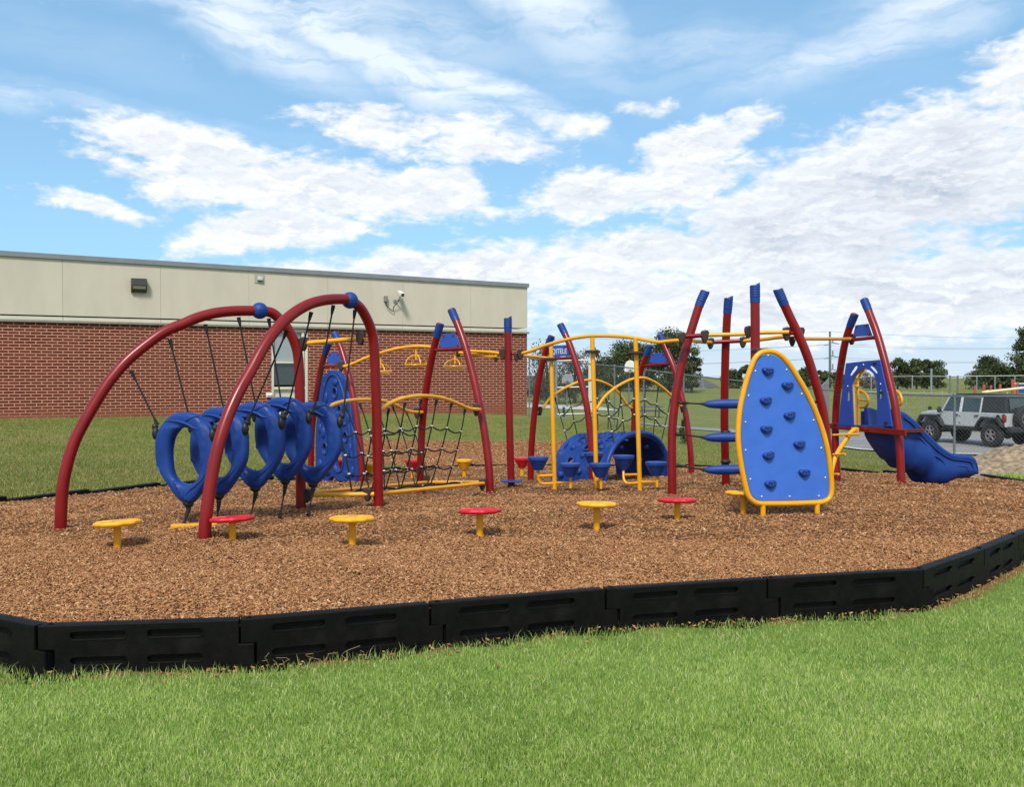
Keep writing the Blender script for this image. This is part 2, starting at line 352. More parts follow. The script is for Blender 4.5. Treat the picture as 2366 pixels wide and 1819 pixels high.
# ------------------------------------------------------------------ ground
def ground_material():
    m = bpy.data.materials.new('lawn_ground'); m.use_nodes = True; t = NT(m.node_tree); b = m.node_tree.nodes['Principled BSDF']
    P = t.n('ShaderNodeTexCoord').outputs['Object']
    big = t.noise(P, .35, 4, .6); mid = t.noise(P, 2.2, 5, .65); fine = t.noise(P, 26, 4, .7); vf = t.noise(t.v('MULTIPLY', P, (1, 1, 1)), 90, 3, .7)
    g = t.mix(t.ramp(mid, .3, .7), (.125, .165, .030), (.19, .205, .055))
    g = t.mix(t.m('MULTIPLY', t.ramp(fine, .42, .68), .55), g, (.085, .115, .022))
    g = t.mix(t.m('MULTIPLY', t.ramp(t.m('ADD', big, t.m('MULTIPLY', mid, .5)), .68, .95), .7), g, (.25, .20, .08))
    g = t.mix(t.m('MULTIPLY', t.ramp(vf, .58, .75), .5), g, (.24, .22, .09))
    lush = t.n('ShaderNodeAttribute', attribute_name='lush').outputs['Fac']
    g2 = t.mix(t.ramp(mid, .3, .7), (.11, .19, .032), (.19, .28, .058)); g2 = t.mix(t.m('MULTIPLY', t.ramp(fine, .40, .66), .5), g2, (.27, .35, .10)); g2 = t.mix(t.m('MULTIPLY', t.ramp(vf, .5, .75), .5), g2, (.05, .09, .015))
    g = t.mix(lush, g, g2)
    bare = t.n('ShaderNodeAttribute', attribute_name='bare').outputs['Fac']
    bf = t.ramp(t.m('ADD', bare, t.m('MULTIPLY', t.m('SUBTRACT', t.noise(P, 1.6, 7, .75), .5), 1.9)), .35, .62)
    dirt = t.mix(t.ramp(fine, .35, .65), (.20, .095, .040), (.36, .19, .085))
    c = t.mix(bf, g, dirt)
    t.t.links.new(c, b.inputs['Base Color']); b.inputs['Roughness'].default_value = .9; b.inputs['Specular IOR Level'].default_value = .15
    bn = t.n('ShaderNodeBump', inp={'Strength': .7, 'Distance': .04, 'Height': t.m('ADD', fine, t.m('MULTIPLY', vf, .5))}); t.t.links.new(bn.outputs[0], b.inputs['Normal'])
    return m
M['lawn'] = ground_material()
def grid_mesh(name, xs, ys, zf, mt, keep=None, attr=None):
    X, Y = np.meshgrid(xs, ys); Z = zf(X, Y); n, k = X.shape
    co = np.stack([X, Y, Z], -1).reshape(-1, 3)
    i, j = np.meshgrid(np.arange(k - 1), np.arange(n - 1)); a = (j * k + i).ravel(); q = np.stack([a, a + 1, a + k + 1, a + k], 1)
    if keep is not None: q = q[keep(co[q].mean(1))]
    me = bpy.data.meshes.new(name); me.vertices.add(len(co)); me.vertices.foreach_set('co', co.ravel())
    me.loops.add(q.size); me.loops.foreach_set('vertex_index', q.ravel()); me.polygons.add(len(q)); me.polygons.foreach_set('loop_start', np.arange(0, q.size, 4)); me.polygons.foreach_set('use_smooth', np.ones(len(q), bool))
    me.update(); me.materials.append(mt)
    if attr:
        for an, av in attr.items():
            at_ = me.attributes.new(an, 'FLOAT', 'POINT'); at_.data.foreach_set('value', av(co[:, 0], co[:, 1]))
    o = bpy.data.objects.new(name, me); C.objects.link(o); return o
def ss(x, a, b): t = np.clip((x - a) / (b - a), 0, 1); return t * t * (3 - 2 * t)
def terrain_z(X, Y):
    z = terr_f(X, Y); z = z - .16 * inpoly(X, Y, BED)
    d = np.hypot(X, Y - 30); f = ss(d, 115, 170); z = z * (1 - f) + f * (-1.6)
    near = 1 - ss(np.hypot(X, Y), 9, 13)
    return z + .012 * np.sin(X * 1.7 + .6) * np.sin(Y * 1.3) * near
def bare_at(x, y):
    far = ss(y, 21.5, 22.8) * (1 - ss(y, 26.3, 28.6)) * ss(x, -7.5, -4.0) * (1 - ss(x, 2.2, 5.0)) * 1.05
    far = np.maximum(far, np.exp(-(segdist(x, y, BED[15:19], False) / .55) ** 2) * .4)
    nearb = np.exp(-(segdist(x, y, FRONT, False) / .11) ** 2) * .95
    wall = np.exp(-(segdist(x, y, [(-40, 16.4), (.6, 38.2)], False) / .5) ** 2) * .5
    return np.maximum(np.maximum(far, nearb), wall)
xs = np.concatenate([np.linspace(-500, -60, 20), np.linspace(-50, -12, 39), np.arange(-11.5, 16, .25), np.linspace(16.5, 60, 60), np.linspace(64, 600, 40)])
ys = np.concatenate([np.linspace(-60, 0, 14), np.arange(.5, 4.6, .5), np.arange(4.75, 32, .25), np.linspace(32.5, 60, 50), np.linspace(61, 140, 80), np.linspace(145, 1500, 40)])
meta(grid_mesh('ground', xs, ys, terrain_z, M['lawn'], attr={'bare': bare_at, 'lush': lambda x, y: (1 - ss(y - np.maximum(0, np.abs(x) - 6) * .6, 9, 13)) * 1.0}), kind='structure')

# mulch bed
def mulch_material():
    m = bpy.data.materials.new('wood_chip_bed'); m.use_nodes = True; t = NT(m.node_tree); b = m.node_tree.nodes['Principled BSDF']
    P = t.n('ShaderNodeTexCoord').outputs['Object']
    wv = t.v('ADD', P, t.v('MULTIPLY', t.n('ShaderNodeTexNoise', inp={'Vector': P, 'Scale': 18.0}).outputs['Color'], (.05, .05, 0)))
    vo = t.n('ShaderNodeTexVoronoi', feature='F1', inp={'Vector': t.v('MULTIPLY', wv, (1, 1.5, 1)), 'Scale': 38.0})
    r = t.n('ShaderNodeSeparateXYZ', inp={0: vo.outputs['Color']}).outputs[0]
    c = t.mix(r, (.26, .115, .045), (.50, .26, .12))
    c = t.mix(t.ramp(vo.outputs['Distance'], .3, .6), c, (.075, .032, .014))
    c = t.mix(t.m('MULTIPLY', t.ramp(t.noise(P, .9, 4, .6), .45, .7), .35), c, (.27, .16, .08))
    t.t.links.new(c, b.inputs['Base Color']); b.inputs['Roughness'].default_value = .9; b.inputs['Specular IOR Level'].default_value = .15
    bn = t.n('ShaderNodeBump', inp={'Strength': .9, 'Distance': .03, 'Height': t.m('SUBTRACT', 1.0, vo.outputs['Distance'])}); t.t.links.new(bn.outputs[0], b.inputs['Normal'])
    return m
M['mulch'] = mulch_material()
def nz(X, Y):   # small heaps and hollows
    return .026 * np.sin(X * 1.9 + 1.3 * np.sin(Y * .9)) * np.sin(Y * 2.3 + X * .4) + .014 * np.sin(X * 5.1 + Y * 2.2) * np.sin(Y * 4.7 - X)
HOLL = [FP[k] for k in FP]
def mulch_z(X, Y):
    X = np.asarray(X, float); Y = np.asarray(Y, float)
    z = mulch_f(X, Y) + nz(X, Y) * np.clip(segdist(X, Y, BED) / .5, 0, 1)
    for p in HOLL: r2 = (X - p.x) ** 2 + (Y - p.y) ** 2; z = z + .035 * np.exp(-((np.sqrt(r2) - .22) / .10) ** 2) - .02 * np.exp(-r2 / .01)
    return z
def shrink_keep(c): return inpoly(c[:, 0], c[:, 1], BED) & (segdist(c[:, 0], c[:, 1], BED) > .055)
bedxs = np.arange(-8.2, 9.9, .09); bedys = np.arange(5.5, 23.2, .09)
def bed_z(X, Y):
    z = mulch_z(X, Y); return z
meta(grid_mesh('mulch_bed', bedxs, bedys, bed_z, M['mulch'], keep=shrink_keep), kind='structure')

# wood chips lying on the bed: far more than anyone could count
def fast_mesh(name, co, quads=None, tris=None, mt=None, attr=None, smooth=False):
    me = bpy.data.meshes.new(name); me.vertices.add(len(co)); me.vertices.foreach_set('co', np.ascontiguousarray(co, dtype=np.float32).ravel())
    idx = []; st = []; pos = 0
    if quads is not None: idx.append(quads.ravel()); st.append(np.arange(0, quads.size, 4)); pos = quads.size
    if tris is not None: idx.append(tris.ravel()); st.append(pos + np.arange(0, tris.size, 3))
    idx = np.concatenate(idx); st = np.concatenate(st)
    me.loops.add(len(idx)); me.loops.foreach_set('vertex_index', idx.astype(np.int32)); me.polygons.add(len(st)); me.polygons.foreach_set('loop_start', st.astype(np.int32))
    if smooth: me.polygons.foreach_set('use_smooth', np.ones(len(st), bool))
    me.update(calc_edges=True)
    if mt: me.materials.append(mt)
    if attr is not None:
        a = me.attributes.new('tint', 'FLOAT', 'POINT'); a.data.foreach_set('value', attr.astype(np.float32))
    o = bpy.data.objects.new(name, me); C.objects.link(o); return o
def tint_material(name, cols, rough=.8, transl=0.0):
    m = bpy.data.materials.new(name); m.use_nodes = True; t = NT(m.node_tree); m.node_tree.nodes.remove(m.node_tree.nodes['Principled BSDF'])
    f = t.n('ShaderNodeAttribute', attribute_name='tint').outputs['Fac']
    cr = t.n('ShaderNodeValToRGB', inp={0: f}); e = cr.color_ramp.elements
    while len(e) < len(cols): e.new(.5)
    for k, (p, c) in enumerate(cols): e[k].position = p; e[k].color = (*c, 1)
    d = t.n('ShaderNodeBsdfPrincipled', inp={'Base Color': cr.outputs[0], 'Roughness': rough, 'Specular IOR Level': .25}).outputs[0]
    if transl:
        tr = t.n('ShaderNodeBsdfTranslucent', inp={0: cr.outputs[0]}).outputs[0]
        d = t.n('ShaderNodeMixShader', inp={0: transl, 1: d, 2: tr}).outputs[0]
    t.t.links.new(d, m.node_tree.nodes['Material Output'].inputs[0]); return m
M['chip'] = tint_material('wood_chip', [(0, (.055, .022, .010)), (.25, (.265, .112, .044)), (.6, (.42, .198, .083)), (.86, (.56, .31, .148)), (1, (.76, .50, .29))], .8)
def fbm2(X, Y, s):
    v = 0; a = 1.0
    for k in range(4):
        v = v + a * np.sin(X * s * (1.9 ** k) + 3.1 * k + 1.7 * np.sin(Y * s * .8 * (1.7 ** k) + k)) * np.sin(Y * s * (1.8 ** k) * 1.1 + 2.3 * k + 1.2 * np.cos(X * s * .7 * (1.6 ** k))); a *= .6
    return v / 2.0
def chips(n, ylo, yhi, size, spill=False):
    Y = rng.uniform(ylo, yhi, n * 3) ; X = rng.uniform(-8, 10, n * 3)
    ok = (inpoly(X, Y, BED) & (np.abs(X) < .57 * Y + 2.6) & (segdist(X, Y, BED) > .11)) if not spill else (~inpoly(X, Y, BED) & (bare_at(X, Y) + .22 * fbm2(X, Y, 2.1) > rng.uniform(.45, 1.0, n * 3))); X, Y = X[ok][:n], Y[ok][:n]
    k = len(X); Z = (mulch_z(X, Y) if not spill else terrain_z(X, Y) + .01) + rng.uniform(-.004, .016, k)
    L = size * rng.uniform(.5, 1.5, k); Wd = L * rng.uniform(.22, .5, k); T = rng.uniform(.002, .006, k)
    yaw = rng.uniform(0, 2 * np.pi, k); pit = rng.normal(0, .38, k); rol = rng.normal(0, .5, k)
    ux = np.stack([np.cos(yaw) * np.cos(pit), np.sin(yaw) * np.cos(pit), np.sin(pit)], 1)
    vx = np.stack([-np.sin(yaw), np.cos(yaw), np.zeros(k)], 1); wx = np.cross(ux, vx)
    v2 = vx * np.cos(rol)[:, None] + wx * np.sin(rol)[:, None]; w2 = np.cross(ux, v2)
    P = np.stack([X, Y, Z], 1); vs_ = []
    for a, b, c in ((-1, -.6, -1), (1, -1, -1), (1, .5, -1), (-.8, 1, -1), (-1, -.6, 1), (1, -1, 1), (1, .5, 1), (-.8, 1, 1)):
        vs_.append(P + ux * (a * L / 2)[:, None] + v2 * (b * Wd / 2)[:, None] + w2 * (c * T / 2)[:, None])
    co = np.stack(vs_, 1).reshape(-1, 3); base = (np.arange(k) * 8)[:, None]
    q = np.concatenate([base + np.array(f) for f in ((4, 5, 6, 7), (0, 1, 5, 4), (1, 2, 6, 5), (2, 3, 7, 6), (3, 0, 4, 7))], 0)
    return co, q, np.repeat(np.clip(rng.beta(2.2, 2.0, k), 0, 1), 8)
def stray(n=230):
    i = rng.integers(1, len(FRONT) - 1, n); f = rng.uniform(0, 1, n); A = np.array(FRONT); P = A[i] * (1 - f[:, None]) + A[np.minimum(i + 1, len(A) - 1)] * f[:, None]
    X = P[:, 0] + rng.normal(0, .05, n); Y = P[:, 1] - .03 - rng.exponential(.10, n); Z = terrain_z(X, Y) + .018; L = rng.uniform(.012, .03, n); yaw = rng.uniform(0, 6.28, n); u = np.stack([np.cos(yaw), np.sin(yaw), rng.normal(0, .2, n)], 1); v = np.stack([-np.sin(yaw), np.cos(yaw), np.zeros(n)], 1)
    C0 = np.stack([X, Y, Z], 1); vs_ = [C0 + u * (a * L / 2)[:, None] + v * (b * L / 5)[:, None] + np.array([0, 0, c * .003]) for a, b, c in ((-1, -1, -1), (1, -1, -1), (1, 1, -1), (-1, 1, -1), (-1, -1, 1), (1, -1, 1), (1, 1, 1), (-1, 1, 1))]
    base = (np.arange(n) * 8)[:, None]; q = np.concatenate([base + np.array(f_) for f_ in ((4, 5, 6, 7), (0, 1, 5, 4), (1, 2, 6, 5), (2, 3, 7, 6), (3, 0, 4, 7))], 0)
    return np.stack(vs_, 1).reshape(-1, 3), q, np.repeat(rng.uniform(.2, .9, n), 8)
A_ = [chips(115000, 5.6, 9.0, .024), chips(80000, 9.0, 13.0, .029), chips(42000, 13.0, 23.0, .038), chips(26000, 21.3, 29.0, .05, True), stray()]
off = 0; co_, q_, t_ = [], [], []
for c_, qq, tt in A_: co_.append(c_); q_.append(qq + off); t_.append(tt); off += len(c_)
meta(fast_mesh('wood_chips', np.concatenate(co_), np.concatenate(q_), None, M['chip'], np.concatenate(t_)), 'orange brown wood chips covering the playground bed', 'wood chips', kind='stuff')

# grass blades
M['blade'] = tint_material('grass_blade', [(0, (.09, .15, .02)), (.35, (.31, .46, .08)), (.7, (.50, .64, .165)), (.88, (.66, .72, .30)), (1, (.75, .68, .40))], .5, .4)
M['blade_far'] = tint_material('dry_grass_blade', [(0, (.08, .12, .02)), (.45, (.19, .215, .045)), (.75, (.29, .285, .085)), (1, (.42, .34, .14))], .7, .25)
def fbm2(X, Y, s):
    v = 0; a = 1.0
    for k in range(4):
        v = v + a * np.sin(X * s * (1.9 ** k) + 3.1 * k + 1.7 * np.sin(Y * s * .8 * (1.7 ** k) + k)) * np.sin(Y * s * (1.8 ** k) * 1.1 + 2.3 * k + 1.2 * np.cos(X * s * .7 * (1.6 ** k))); a *= .6
    return v / 2.0
def blades(X, Y, Z, h, wd, tint, lean=.45):
    k = len(X); yaw = rng.uniform(0, 2 * np.pi, k); l = rng.rayleigh(lean, k) * .9; ly = rng.uniform(0, 2 * np.pi, k)
    P = np.stack([X, Y, Z], 1); s = np.stack([np.cos(yaw), np.sin(yaw), np.zeros(k)], 1) * (wd / 2)[:, None]
    d = np.stack([np.cos(ly) * np.sin(np.minimum(l, 1.3)), np.sin(ly) * np.sin(np.minimum(l, 1.3)), np.cos(np.minimum(l, 1.3))], 1)
    d1 = d * .6 + np.array([0, 0, .4]); m_ = P + d1 * (h * .55)[:, None]; tp = P + (d1 * .5 + d * .5) * h[:, None] + np.stack([d[:, 0], d[:, 1], -np.abs(l) * .25], 1) * (h * .25)[:, None]
    co = np.stack([P - s, P + s, m_ + s * .8, m_ - s * .8, tp], 1).reshape(-1, 3); b = (np.arange(k) * 5)[:, None]
    return co, b + np.array([0, 1, 2, 3]), b + np.array([3, 2, 4]), np.repeat(tint, 5)
def lawn(name, n, sampler, h0, w0, mt, label, far=False):
    X, Y = sampler(n); k = len(X); Z = terrain_z(X, Y) - .004
    patch = fbm2(X, Y, 1.3 if not far else .6); p2 = fbm2(X + 9, Y - 4, 5.0)
    h = h0 * rng.uniform(.55, 1.3, k) * (1 + .22 * p2); wd = w0 * rng.uniform(.6, 1.3, k)
    if not far: h = h * (1 + .45 * np.exp(-(segdist(X, Y, FRONT, False) - .10) / .08) * (rng.uniform(0, 1, k) < .5))
    tint = np.clip(.46 + .16 * patch + .12 * p2 + rng.normal(0, .24, k), 0, .9); dry = rng.uniform(0, 1, k) < (.09 if not far else .2); tint[dry] = rng.uniform(.88, 1, dry.sum())
    co, q, tr, tt = blades(X, Y, Z, h, wd, tint)
    return meta(fast_mesh(name, co, q, tr, mt, tt), label, 'grass', kind='stuff')
def s_near(n):
    u = rng.uniform(0, 1, n * 2); Y = 2.6 / (1 - u * (1 - 2.6 / 10.5)); q_ = rng.uniform(-1, 1, n * 2); X = np.where(rng.uniform(0, 1, n * 2) < .80, q_ * (.57 * Y + .25), np.sign(q_) * (.57 * Y + .2 + np.abs(q_) ** 1.6 * 3.2))
    d = segdist(X, Y, FRONT, False); ok = ~inpoly(X, Y, BED) & (Y < 11) & ((d > .03)) & (rng.uniform(0, 1, n * 2) < np.clip(.12 + d / .22, 0, 1)); return X[ok][:n], Y[ok][:n]
lawn('grass', 560000, s_near, .034, .0038, M['blade'], 'bright green mown lawn in front of the black edging timbers')
BA, BB = (-16.17, 29.2), (.62, 38.0)
def s_far(n):
    Y = 11.5 + 26.5 * rng.uniform(0, 1, n * 4) ** 1.3; X = rng.uniform(-1, 1, n * 4) * .58 * Y
    side = (BB[0] - BA[0]) * (Y - BA[1]) - (BB[1] - BA[1]) * (X - BA[0])
    b = bare_at(X, Y)
    ok = ~inpoly(X, Y, BED) & ~((side > -1.0) & (X < .7)) & (segdist(X, Y, BED) > .08) & (b < rng.uniform(.15, .8, n * 4)) & (Y < 33 + 0 * X); return X[ok][:n], Y[ok][:n]
lawn('lawn_tufts', 120000, s_far, .06, .010, M['blade_far'], 'olive and straw coloured lawn sloping up behind the wood chip bed', far=True)

# roads
def road_material(name, a, b_):
    m = bpy.data.materials.new(name); m.use_nodes = True; t = NT(m.node_tree); b = m.node_tree.nodes['Principled BSDF']; P = t.n('ShaderNodeTexCoord').outputs['Object']
    c = t.mix(t.ramp(t.noise(P, .6, 5, .6), .3, .7), a, b_); c = t.mix(t.m('MULTIPLY', t.ramp(t.noise(P, 20, 3, .7), .4, .7), .3), c, tuple(x * .7 for x in a))
    t.t.links.new(c, b.inputs['Base Color']); b.inputs['Roughness'].default_value = .9; return m
M['road'] = road_material('worn_asphalt', (.20, .195, .185), (.27, .26, .25)); M['kerb'] = road_material('concrete_kerb', (.42, .40, .35), (.50, .48, .43))
def strip(name, near, far, mt, lift, n=40, m_=8):
    def res(P):
        P = [Vector((*p, 0)) for p in P]; L = [0]
        for a, b in zip(P, P[1:]): L.append(L[-1] + (b - a).length)
        out = []
        for k in range(n + 1):
            s = L[-1] * k / n; i = max(j for j in range(len(L)) if L[j] <= s + 1e-9); i = min(i, len(P) - 2); out.append(P[i].lerp(P[i + 1], (s - L[i]) / (L[i + 1] - L[i])))
        return out
    a, b = res(near), res(far); V = []; F_ = []
    for k in range(n + 1):
        for j in range(m_ + 1):
            p = a[k].lerp(b[k], j / m_); V.append((p.x, p.y, 0))
    V = np.array(V); V[:, 2] = terrain_z(V[:, 0], V[:, 1]) + lift
    for k in range(n):
        for j in range(m_): q = k * (m_ + 1) + j; F_.append((q, q + 1, q + m_ + 2, q + m_ + 1))
    mb = MB(); mb.add(V, F_); return meta(mb.build(name, mt), kind='structure')
NE = [(7.3, 52.5), (9.3, 46), (11.2, 39), (12.8, 34.2), (16.1, 32.2), (22, 30), (44, 26)]; FE = [(7.5, 53), (10.3, 50.5), (13, 47.5), (16.9, 45), (21, 44), (28, 43), (60, 41)]
strip('road', NE, FE, M['road'], .03)
strip('kerb', [(x - .35, y - .45) for x, y in NE], NE, M['kerb'], .05, m_=2)
strip('footpath', [(-14, 77), (3, 76), (9, 75)], [(-14, 87), (2, 86.5), (8, 81)], M['kerb'], .04)
strip('verge_kerb', [(16, 51.5), (30, 49.5), (60, 47)], [(16, 52.4), (30, 50.4), (60, 48)], M['kerb'], .05, m_=2)

# heap of soil by the fence
M['soil'] = mat('dry_soil', (.26, .19, .12), .95, .55, 9, 1.0, 22, dirt=.5, dirtcol=(.20, .15, .08))
def mound_z(X, Y):
    r = np.hypot((X - 10.9) / 2.0, (Y - 18.7) / 1.35); w_ = np.exp(-(r ** 2.2)) * (1 + .14 * fbm2(X, Y, 2.4) + .09 * fbm2(X, Y, 9.0) + .04 * fbm2(X, Y, 23.0)); return terr_f(X, Y) - .06 + .76 * w_
meta(grid_mesh('dirt_mound', np.arange(7.6, 14.4, .07), np.arange(16.3, 21.2, .07), mound_z, M['soil'], keep=lambda c: np.hypot((c[:, 0] - 10.9) / 2.0, (c[:, 1] - 18.7) / 1.35) < 1.45), kind='structure')
def s_m(n):
    X = rng.uniform(7.2, 12.5, n); Y = rng.normal(17.1, .45, n); ok = ~inpoly(X, Y, BED) & (segdist(X, Y, BED) > .08); return X[ok], Y[ok]
lawn('weeds', 16000, s_m, .13, .012, M['blade'], 'tall green weeds at the foot of the soil heap')

# ------------------------------------------------------------------ black plastic edging timbers
def timber_proto(L=1.27):
    t = thing('edging_timber', '', 'edging timber')
    fr = ((0, 0, 0), (1, 0, 0), (0, 0, 1), (0, 1, 0)); H = .305; m_ = MB()
    out = [(.10, -.08), (L + .085, -.08), (L + .085, .150), (L - .012, .150), (L - .012, H), (0, H), (0, .150), (.10, .150)]
    slots = [rrect(x, x + .34, z, z + .042, .02) for x in (.20, .68) for z in (.215, .055)]
    plate(m_, [out] + slots, .026, ((0, .013, 0), (1, 0, 0), (0, 0, 1), (0, -1, 0)), bev=.006)
    core = [(.09, -.08), (L + .075, -.08), (L + .075, .140), (L - .02, .140), (L - .02, H - .004), (.006, H - .004), (.006, .140), (.09, .140)]
    plate(m_, [core], .078, ((0, .066, 0), (1, 0, 0), (0, 0, 1), (0, -1, 0)), bev=.007)
    for x in (.20, .68):
        for z in (.215, .055):   # raised lip round each recess
            rr_ = rrect(x - .008, x + .348, z - .008, z + .05, .027); tube(m_, [(p[0], -.001, p[1]) for p in rr_], .0035, 5, closed=True)
    m_.build('rail', M['timber'], t, ang=30)
    b = MB(); ball(b, (.055, .06, H - .002), .021, (1, 1, .4), 10); b.cut(); ball(b, (L + .03, .06, .152), .018, (1, 1, .4), 10); b.build_each('stake_head', M['timber'], t)
    return t
TP = timber_proto(); first = True
def put_timber(a, b, z, label, group, vis=True):
    global first
    o = TP if first else copy_tree(TP); first = False
    a = Vector(a); b = Vector(b); o.location = (a.x, a.y, z); d = b - a; o.rotation_euler = (0, 0, math.atan2(d.y, d.x)); o.scale = (d.length / 1.27, 1, 1); o['label'] = label; o['group'] = group
fl = [((-4.08, 6.30), (-2.96, 5.71), 'black edging timber cut off by the left edge of the photo'), (FRONT[1], FRONT[2], 'black edging timber first in the straight front run, at its left corner'),
      (FRONT[2], FRONT[3], 'black edging timber with dry twigs in the grass before it, second of the front run'), (FRONT[3], FRONT[4], 'black edging timber in the middle of the front run, below the red and yellow stools'),
      (FRONT[4], FRONT[5], 'black edging timber fourth of the front run, below the blue climbing panel'), (FRONT[5], FRONT[6], 'black edging timber last of the straight front run, before the right corner'),
      (FRONT[6], FRONT[7], 'black edging timber just past the right corner, angled away'), (FRONT[7], FRONT[8], 'black edging timber near the right edge, second of the angled run'), (FRONT[8], (5.65, 9.70), 'black edging timber cut off by the right edge of the photo')]
for a, b, lb in fl: put_timber(a, b, 0.0, lb, 'black edging timbers along the front of the wood chip bed')
edge = BED[14:] + []          # far side, right to left
edge = [(9.6, 14.6), (9.0, 17.6), (7.4, 20.6), (4.2, 22.3), (1.6, 22.9), (-1.0, 22.8), (-3.4, 20.2), (-5.3, 16.6), (-7.2, 13.0), (-7.9, 10.4)]
TK = {'a': 0, 'b': 0, 'c': 0}; ORD = 'first second third fourth fifth sixth seventh eighth ninth tenth eleventh twelfth thirteenth fourteenth'.split()
for (x1, y1), (x2, y2) in zip(edge, edge[1:]):
    n = max(1, round(math.hypot(x2 - x1, y2 - y1) / 1.27))
    for k in range(n):
        a = (x1 + (x2 - x1) * k / n, y1 + (y2 - y1) * k / n); b = (x1 + (x2 - x1) * (k + 1) / n, y1 + (y2 - y1) * (k + 1) / n); m_ = ((a[0] + b[0]) / 2, (a[1] + b[1]) / 2)
        left = m_[0] < -4.6
        put_timber(a, b, mz(*m_) - .305 + (.055 if left else .045), (lambda q, s: (TK.__setitem__(q, TK[q] + 1), s % ORD[TK[q] - 1])[1])(*(('a', '%s sunken black edging timber beside the left lawn, counted from the bare soil') if left else (('b', '%s sunken black edging timber at the right, counted from beside the soil heap') if m_[0] > 5.5 else ('c', '%s sunken black edging timber before the bare soil, counted from the right')))), 'black edging timbers along the far side of the wood chip bed')
for P_ in ([(5.65, 9.70), (6.3, 10.3), (8.2, 12.4), (9.6, 14.6)], [(-7.9, 10.4), (-6.6, 8.2), (-4.9, 6.8), (-4.08, 6.30)]):
    for (x1, y1), (x2, y2) in zip(P_, P_[1:]):
        n = max(1, round(math.hypot(x2 - x1, y2 - y1) / 1.27))
        for k in range(n):
            a = (x1 + (x2 - x1) * k / n, y1 + (y2 - y1) * k / n); b = (x1 + (x2 - x1) * (k + 1) / n, y1 + (y2 - y1) * (k + 1) / n); m_ = ((a[0] + b[0]) / 2, (a[1] + b[1]) / 2)
            put_timber(a, b, mz(*m_) - .265, (lambda q: (TK.__setitem__(q, TK.get(q, 0) + 1), '%s black edging timber on the %s side of the bed, counted from the %s' % ((ORD[TK[q] - 1],) + (('right', 'front') if q == 'r' else ('left', 'back'))))[1])('r' if m_[0] > 0 else 'l'), 'black edging timbers outside the photo')
tw = MB()
for sx, sy in ((533, 1518), (622, 1536), (760, 1530), (815, 1525), (1120, 1505)):
    p = hit((sx, sy), tz)
    for k in range(2):
        q = p + Vector((rng.uniform(-.1, .1), rng.uniform(-.03, .02), .01)); P_ = [q]
        for j in range(4): q = q + Vector((rng.normal(0, .03), rng.normal(0, .015), rng.uniform(0, .03))); P_.append(q)
        tube(tw, P_, .0016, 5)
tb = mat('dry_twig', (.30, .22, .14), .8)
o = tw.build('twigs', tb); meta(o, 'dry broken twigs and grass roots at the foot of the edging', 'twigs', kind='stuff')
# ------------------------------------------------------------------ school building
d_ = Vector((BB[0] - BA[0], BB[1] - BA[1], 0)); BANG = math.atan2(d_.y, d_.x)
bld = thing('school_building', 'long single storey building of red brick below and cream panels above', 'building', (BB[0], BB[1], 0)); bld.rotation_euler = (0, 0, BANG); LOC[bld.name] = Vector()
def wl(s):
    p = pl(s, BA, BB) - Vector((BB[0], BB[1], 0)); return (Matrix.Rotation(-BANG, 3, 'Z') @ p)
def brick_material():
    m = bpy.data.materials.new('red_brick'); m.use_nodes = True; t = NT(m.node_tree); b = m.node_tree.nodes['Principled BSDF']
    P = t.n('ShaderNodeTexCoord').outputs['Object']; s = t.n('ShaderNodeSeparateXYZ', inp={0: P})
    vx = t.n('ShaderNodeCombineXYZ', inp={0: t.m('ADD', s.outputs[0], s.outputs[1]), 1: t.m('SUBTRACT', s.outputs[2], .07), 2: 0.0}).outputs[0]
    br = t.n('ShaderNodeTexBrick', inp={'Vector': vx, 'Color1': (.095, .021, .010, 1), 'Color2': (.155, .038, .019, 1), 'Mortar': (.54, .27, .195, 1), 'Scale': 1.0, 'Mortar Size': .015, 'Mortar Smooth': .15, 'Bias': -.1, 'Brick Width': .312, 'Row Height': .100})
    br.offset = .5
    n = t.noise(P, 7, 5, .65); c = t.mix(t.m('MULTIPLY', t.ramp(n, .35, .75), .35), br.outputs[0], (.13, .035, .022))
    st = t.m('MULTIPLY', t.ramp(t.m('ADD', s.outputs[2], t.m('MULTIPLY', t.noise(P, .8, 5, .6), .5)), 1.15, .7), .72)
    c = t.mix(st, c, (.24, .088, .050))
    t.t.links.new(c, b.inputs['Base Color']); b.inputs['Roughness'].default_value = .85; b.inputs['Specular IOR Level'].default_value = .2
    bn = t.n('ShaderNodeBump', inp={'Strength': .5, 'Distance': .012, 'Height': t.m('SUBTRACT', t.m('MULTIPLY', n, .3), br.outputs[1])}); t.t.links.new(bn.outputs[0], b.inputs['Normal']); return m
M['brick'] = brick_material()
def stucco():
    m = bpy.data.materials.new('cream_panel'); m.use_nodes = True; t = NT(m.node_tree); b = m.node_tree.nodes['Principled BSDF']
    P = t.n('ShaderNodeTexCoord').outputs['Object']; v = t.noise(t.v('MULTIPLY', P, (1, 1, .35)), 1.4, 5, .6)
    c = t.mix(t.ramp(v, .25, .75), (.52, .47, .38), (.58, .525, .43)); c = t.mix(t.m('MULTIPLY', t.ramp(t.noise(t.v('MULTIPLY', P, (6, 6, .5)), 1.5, 4, .6), .55, .85), .18), c, (.40, .38, .32))
    t.t.links.new(c, b.inputs['Base Color']); b.inputs['Roughness'].default_value = .85; b.inputs['Specular IOR Level'].default_value = .2
    bn = t.n('ShaderNodeBump', inp={'Strength': .25, 'Distance': .006, 'Height': t.noise(P, 160, 3, .7)}); t.t.links.new(bn.outputs[0], b.inputs['Normal']); return m
M['stucco'] = stucco()
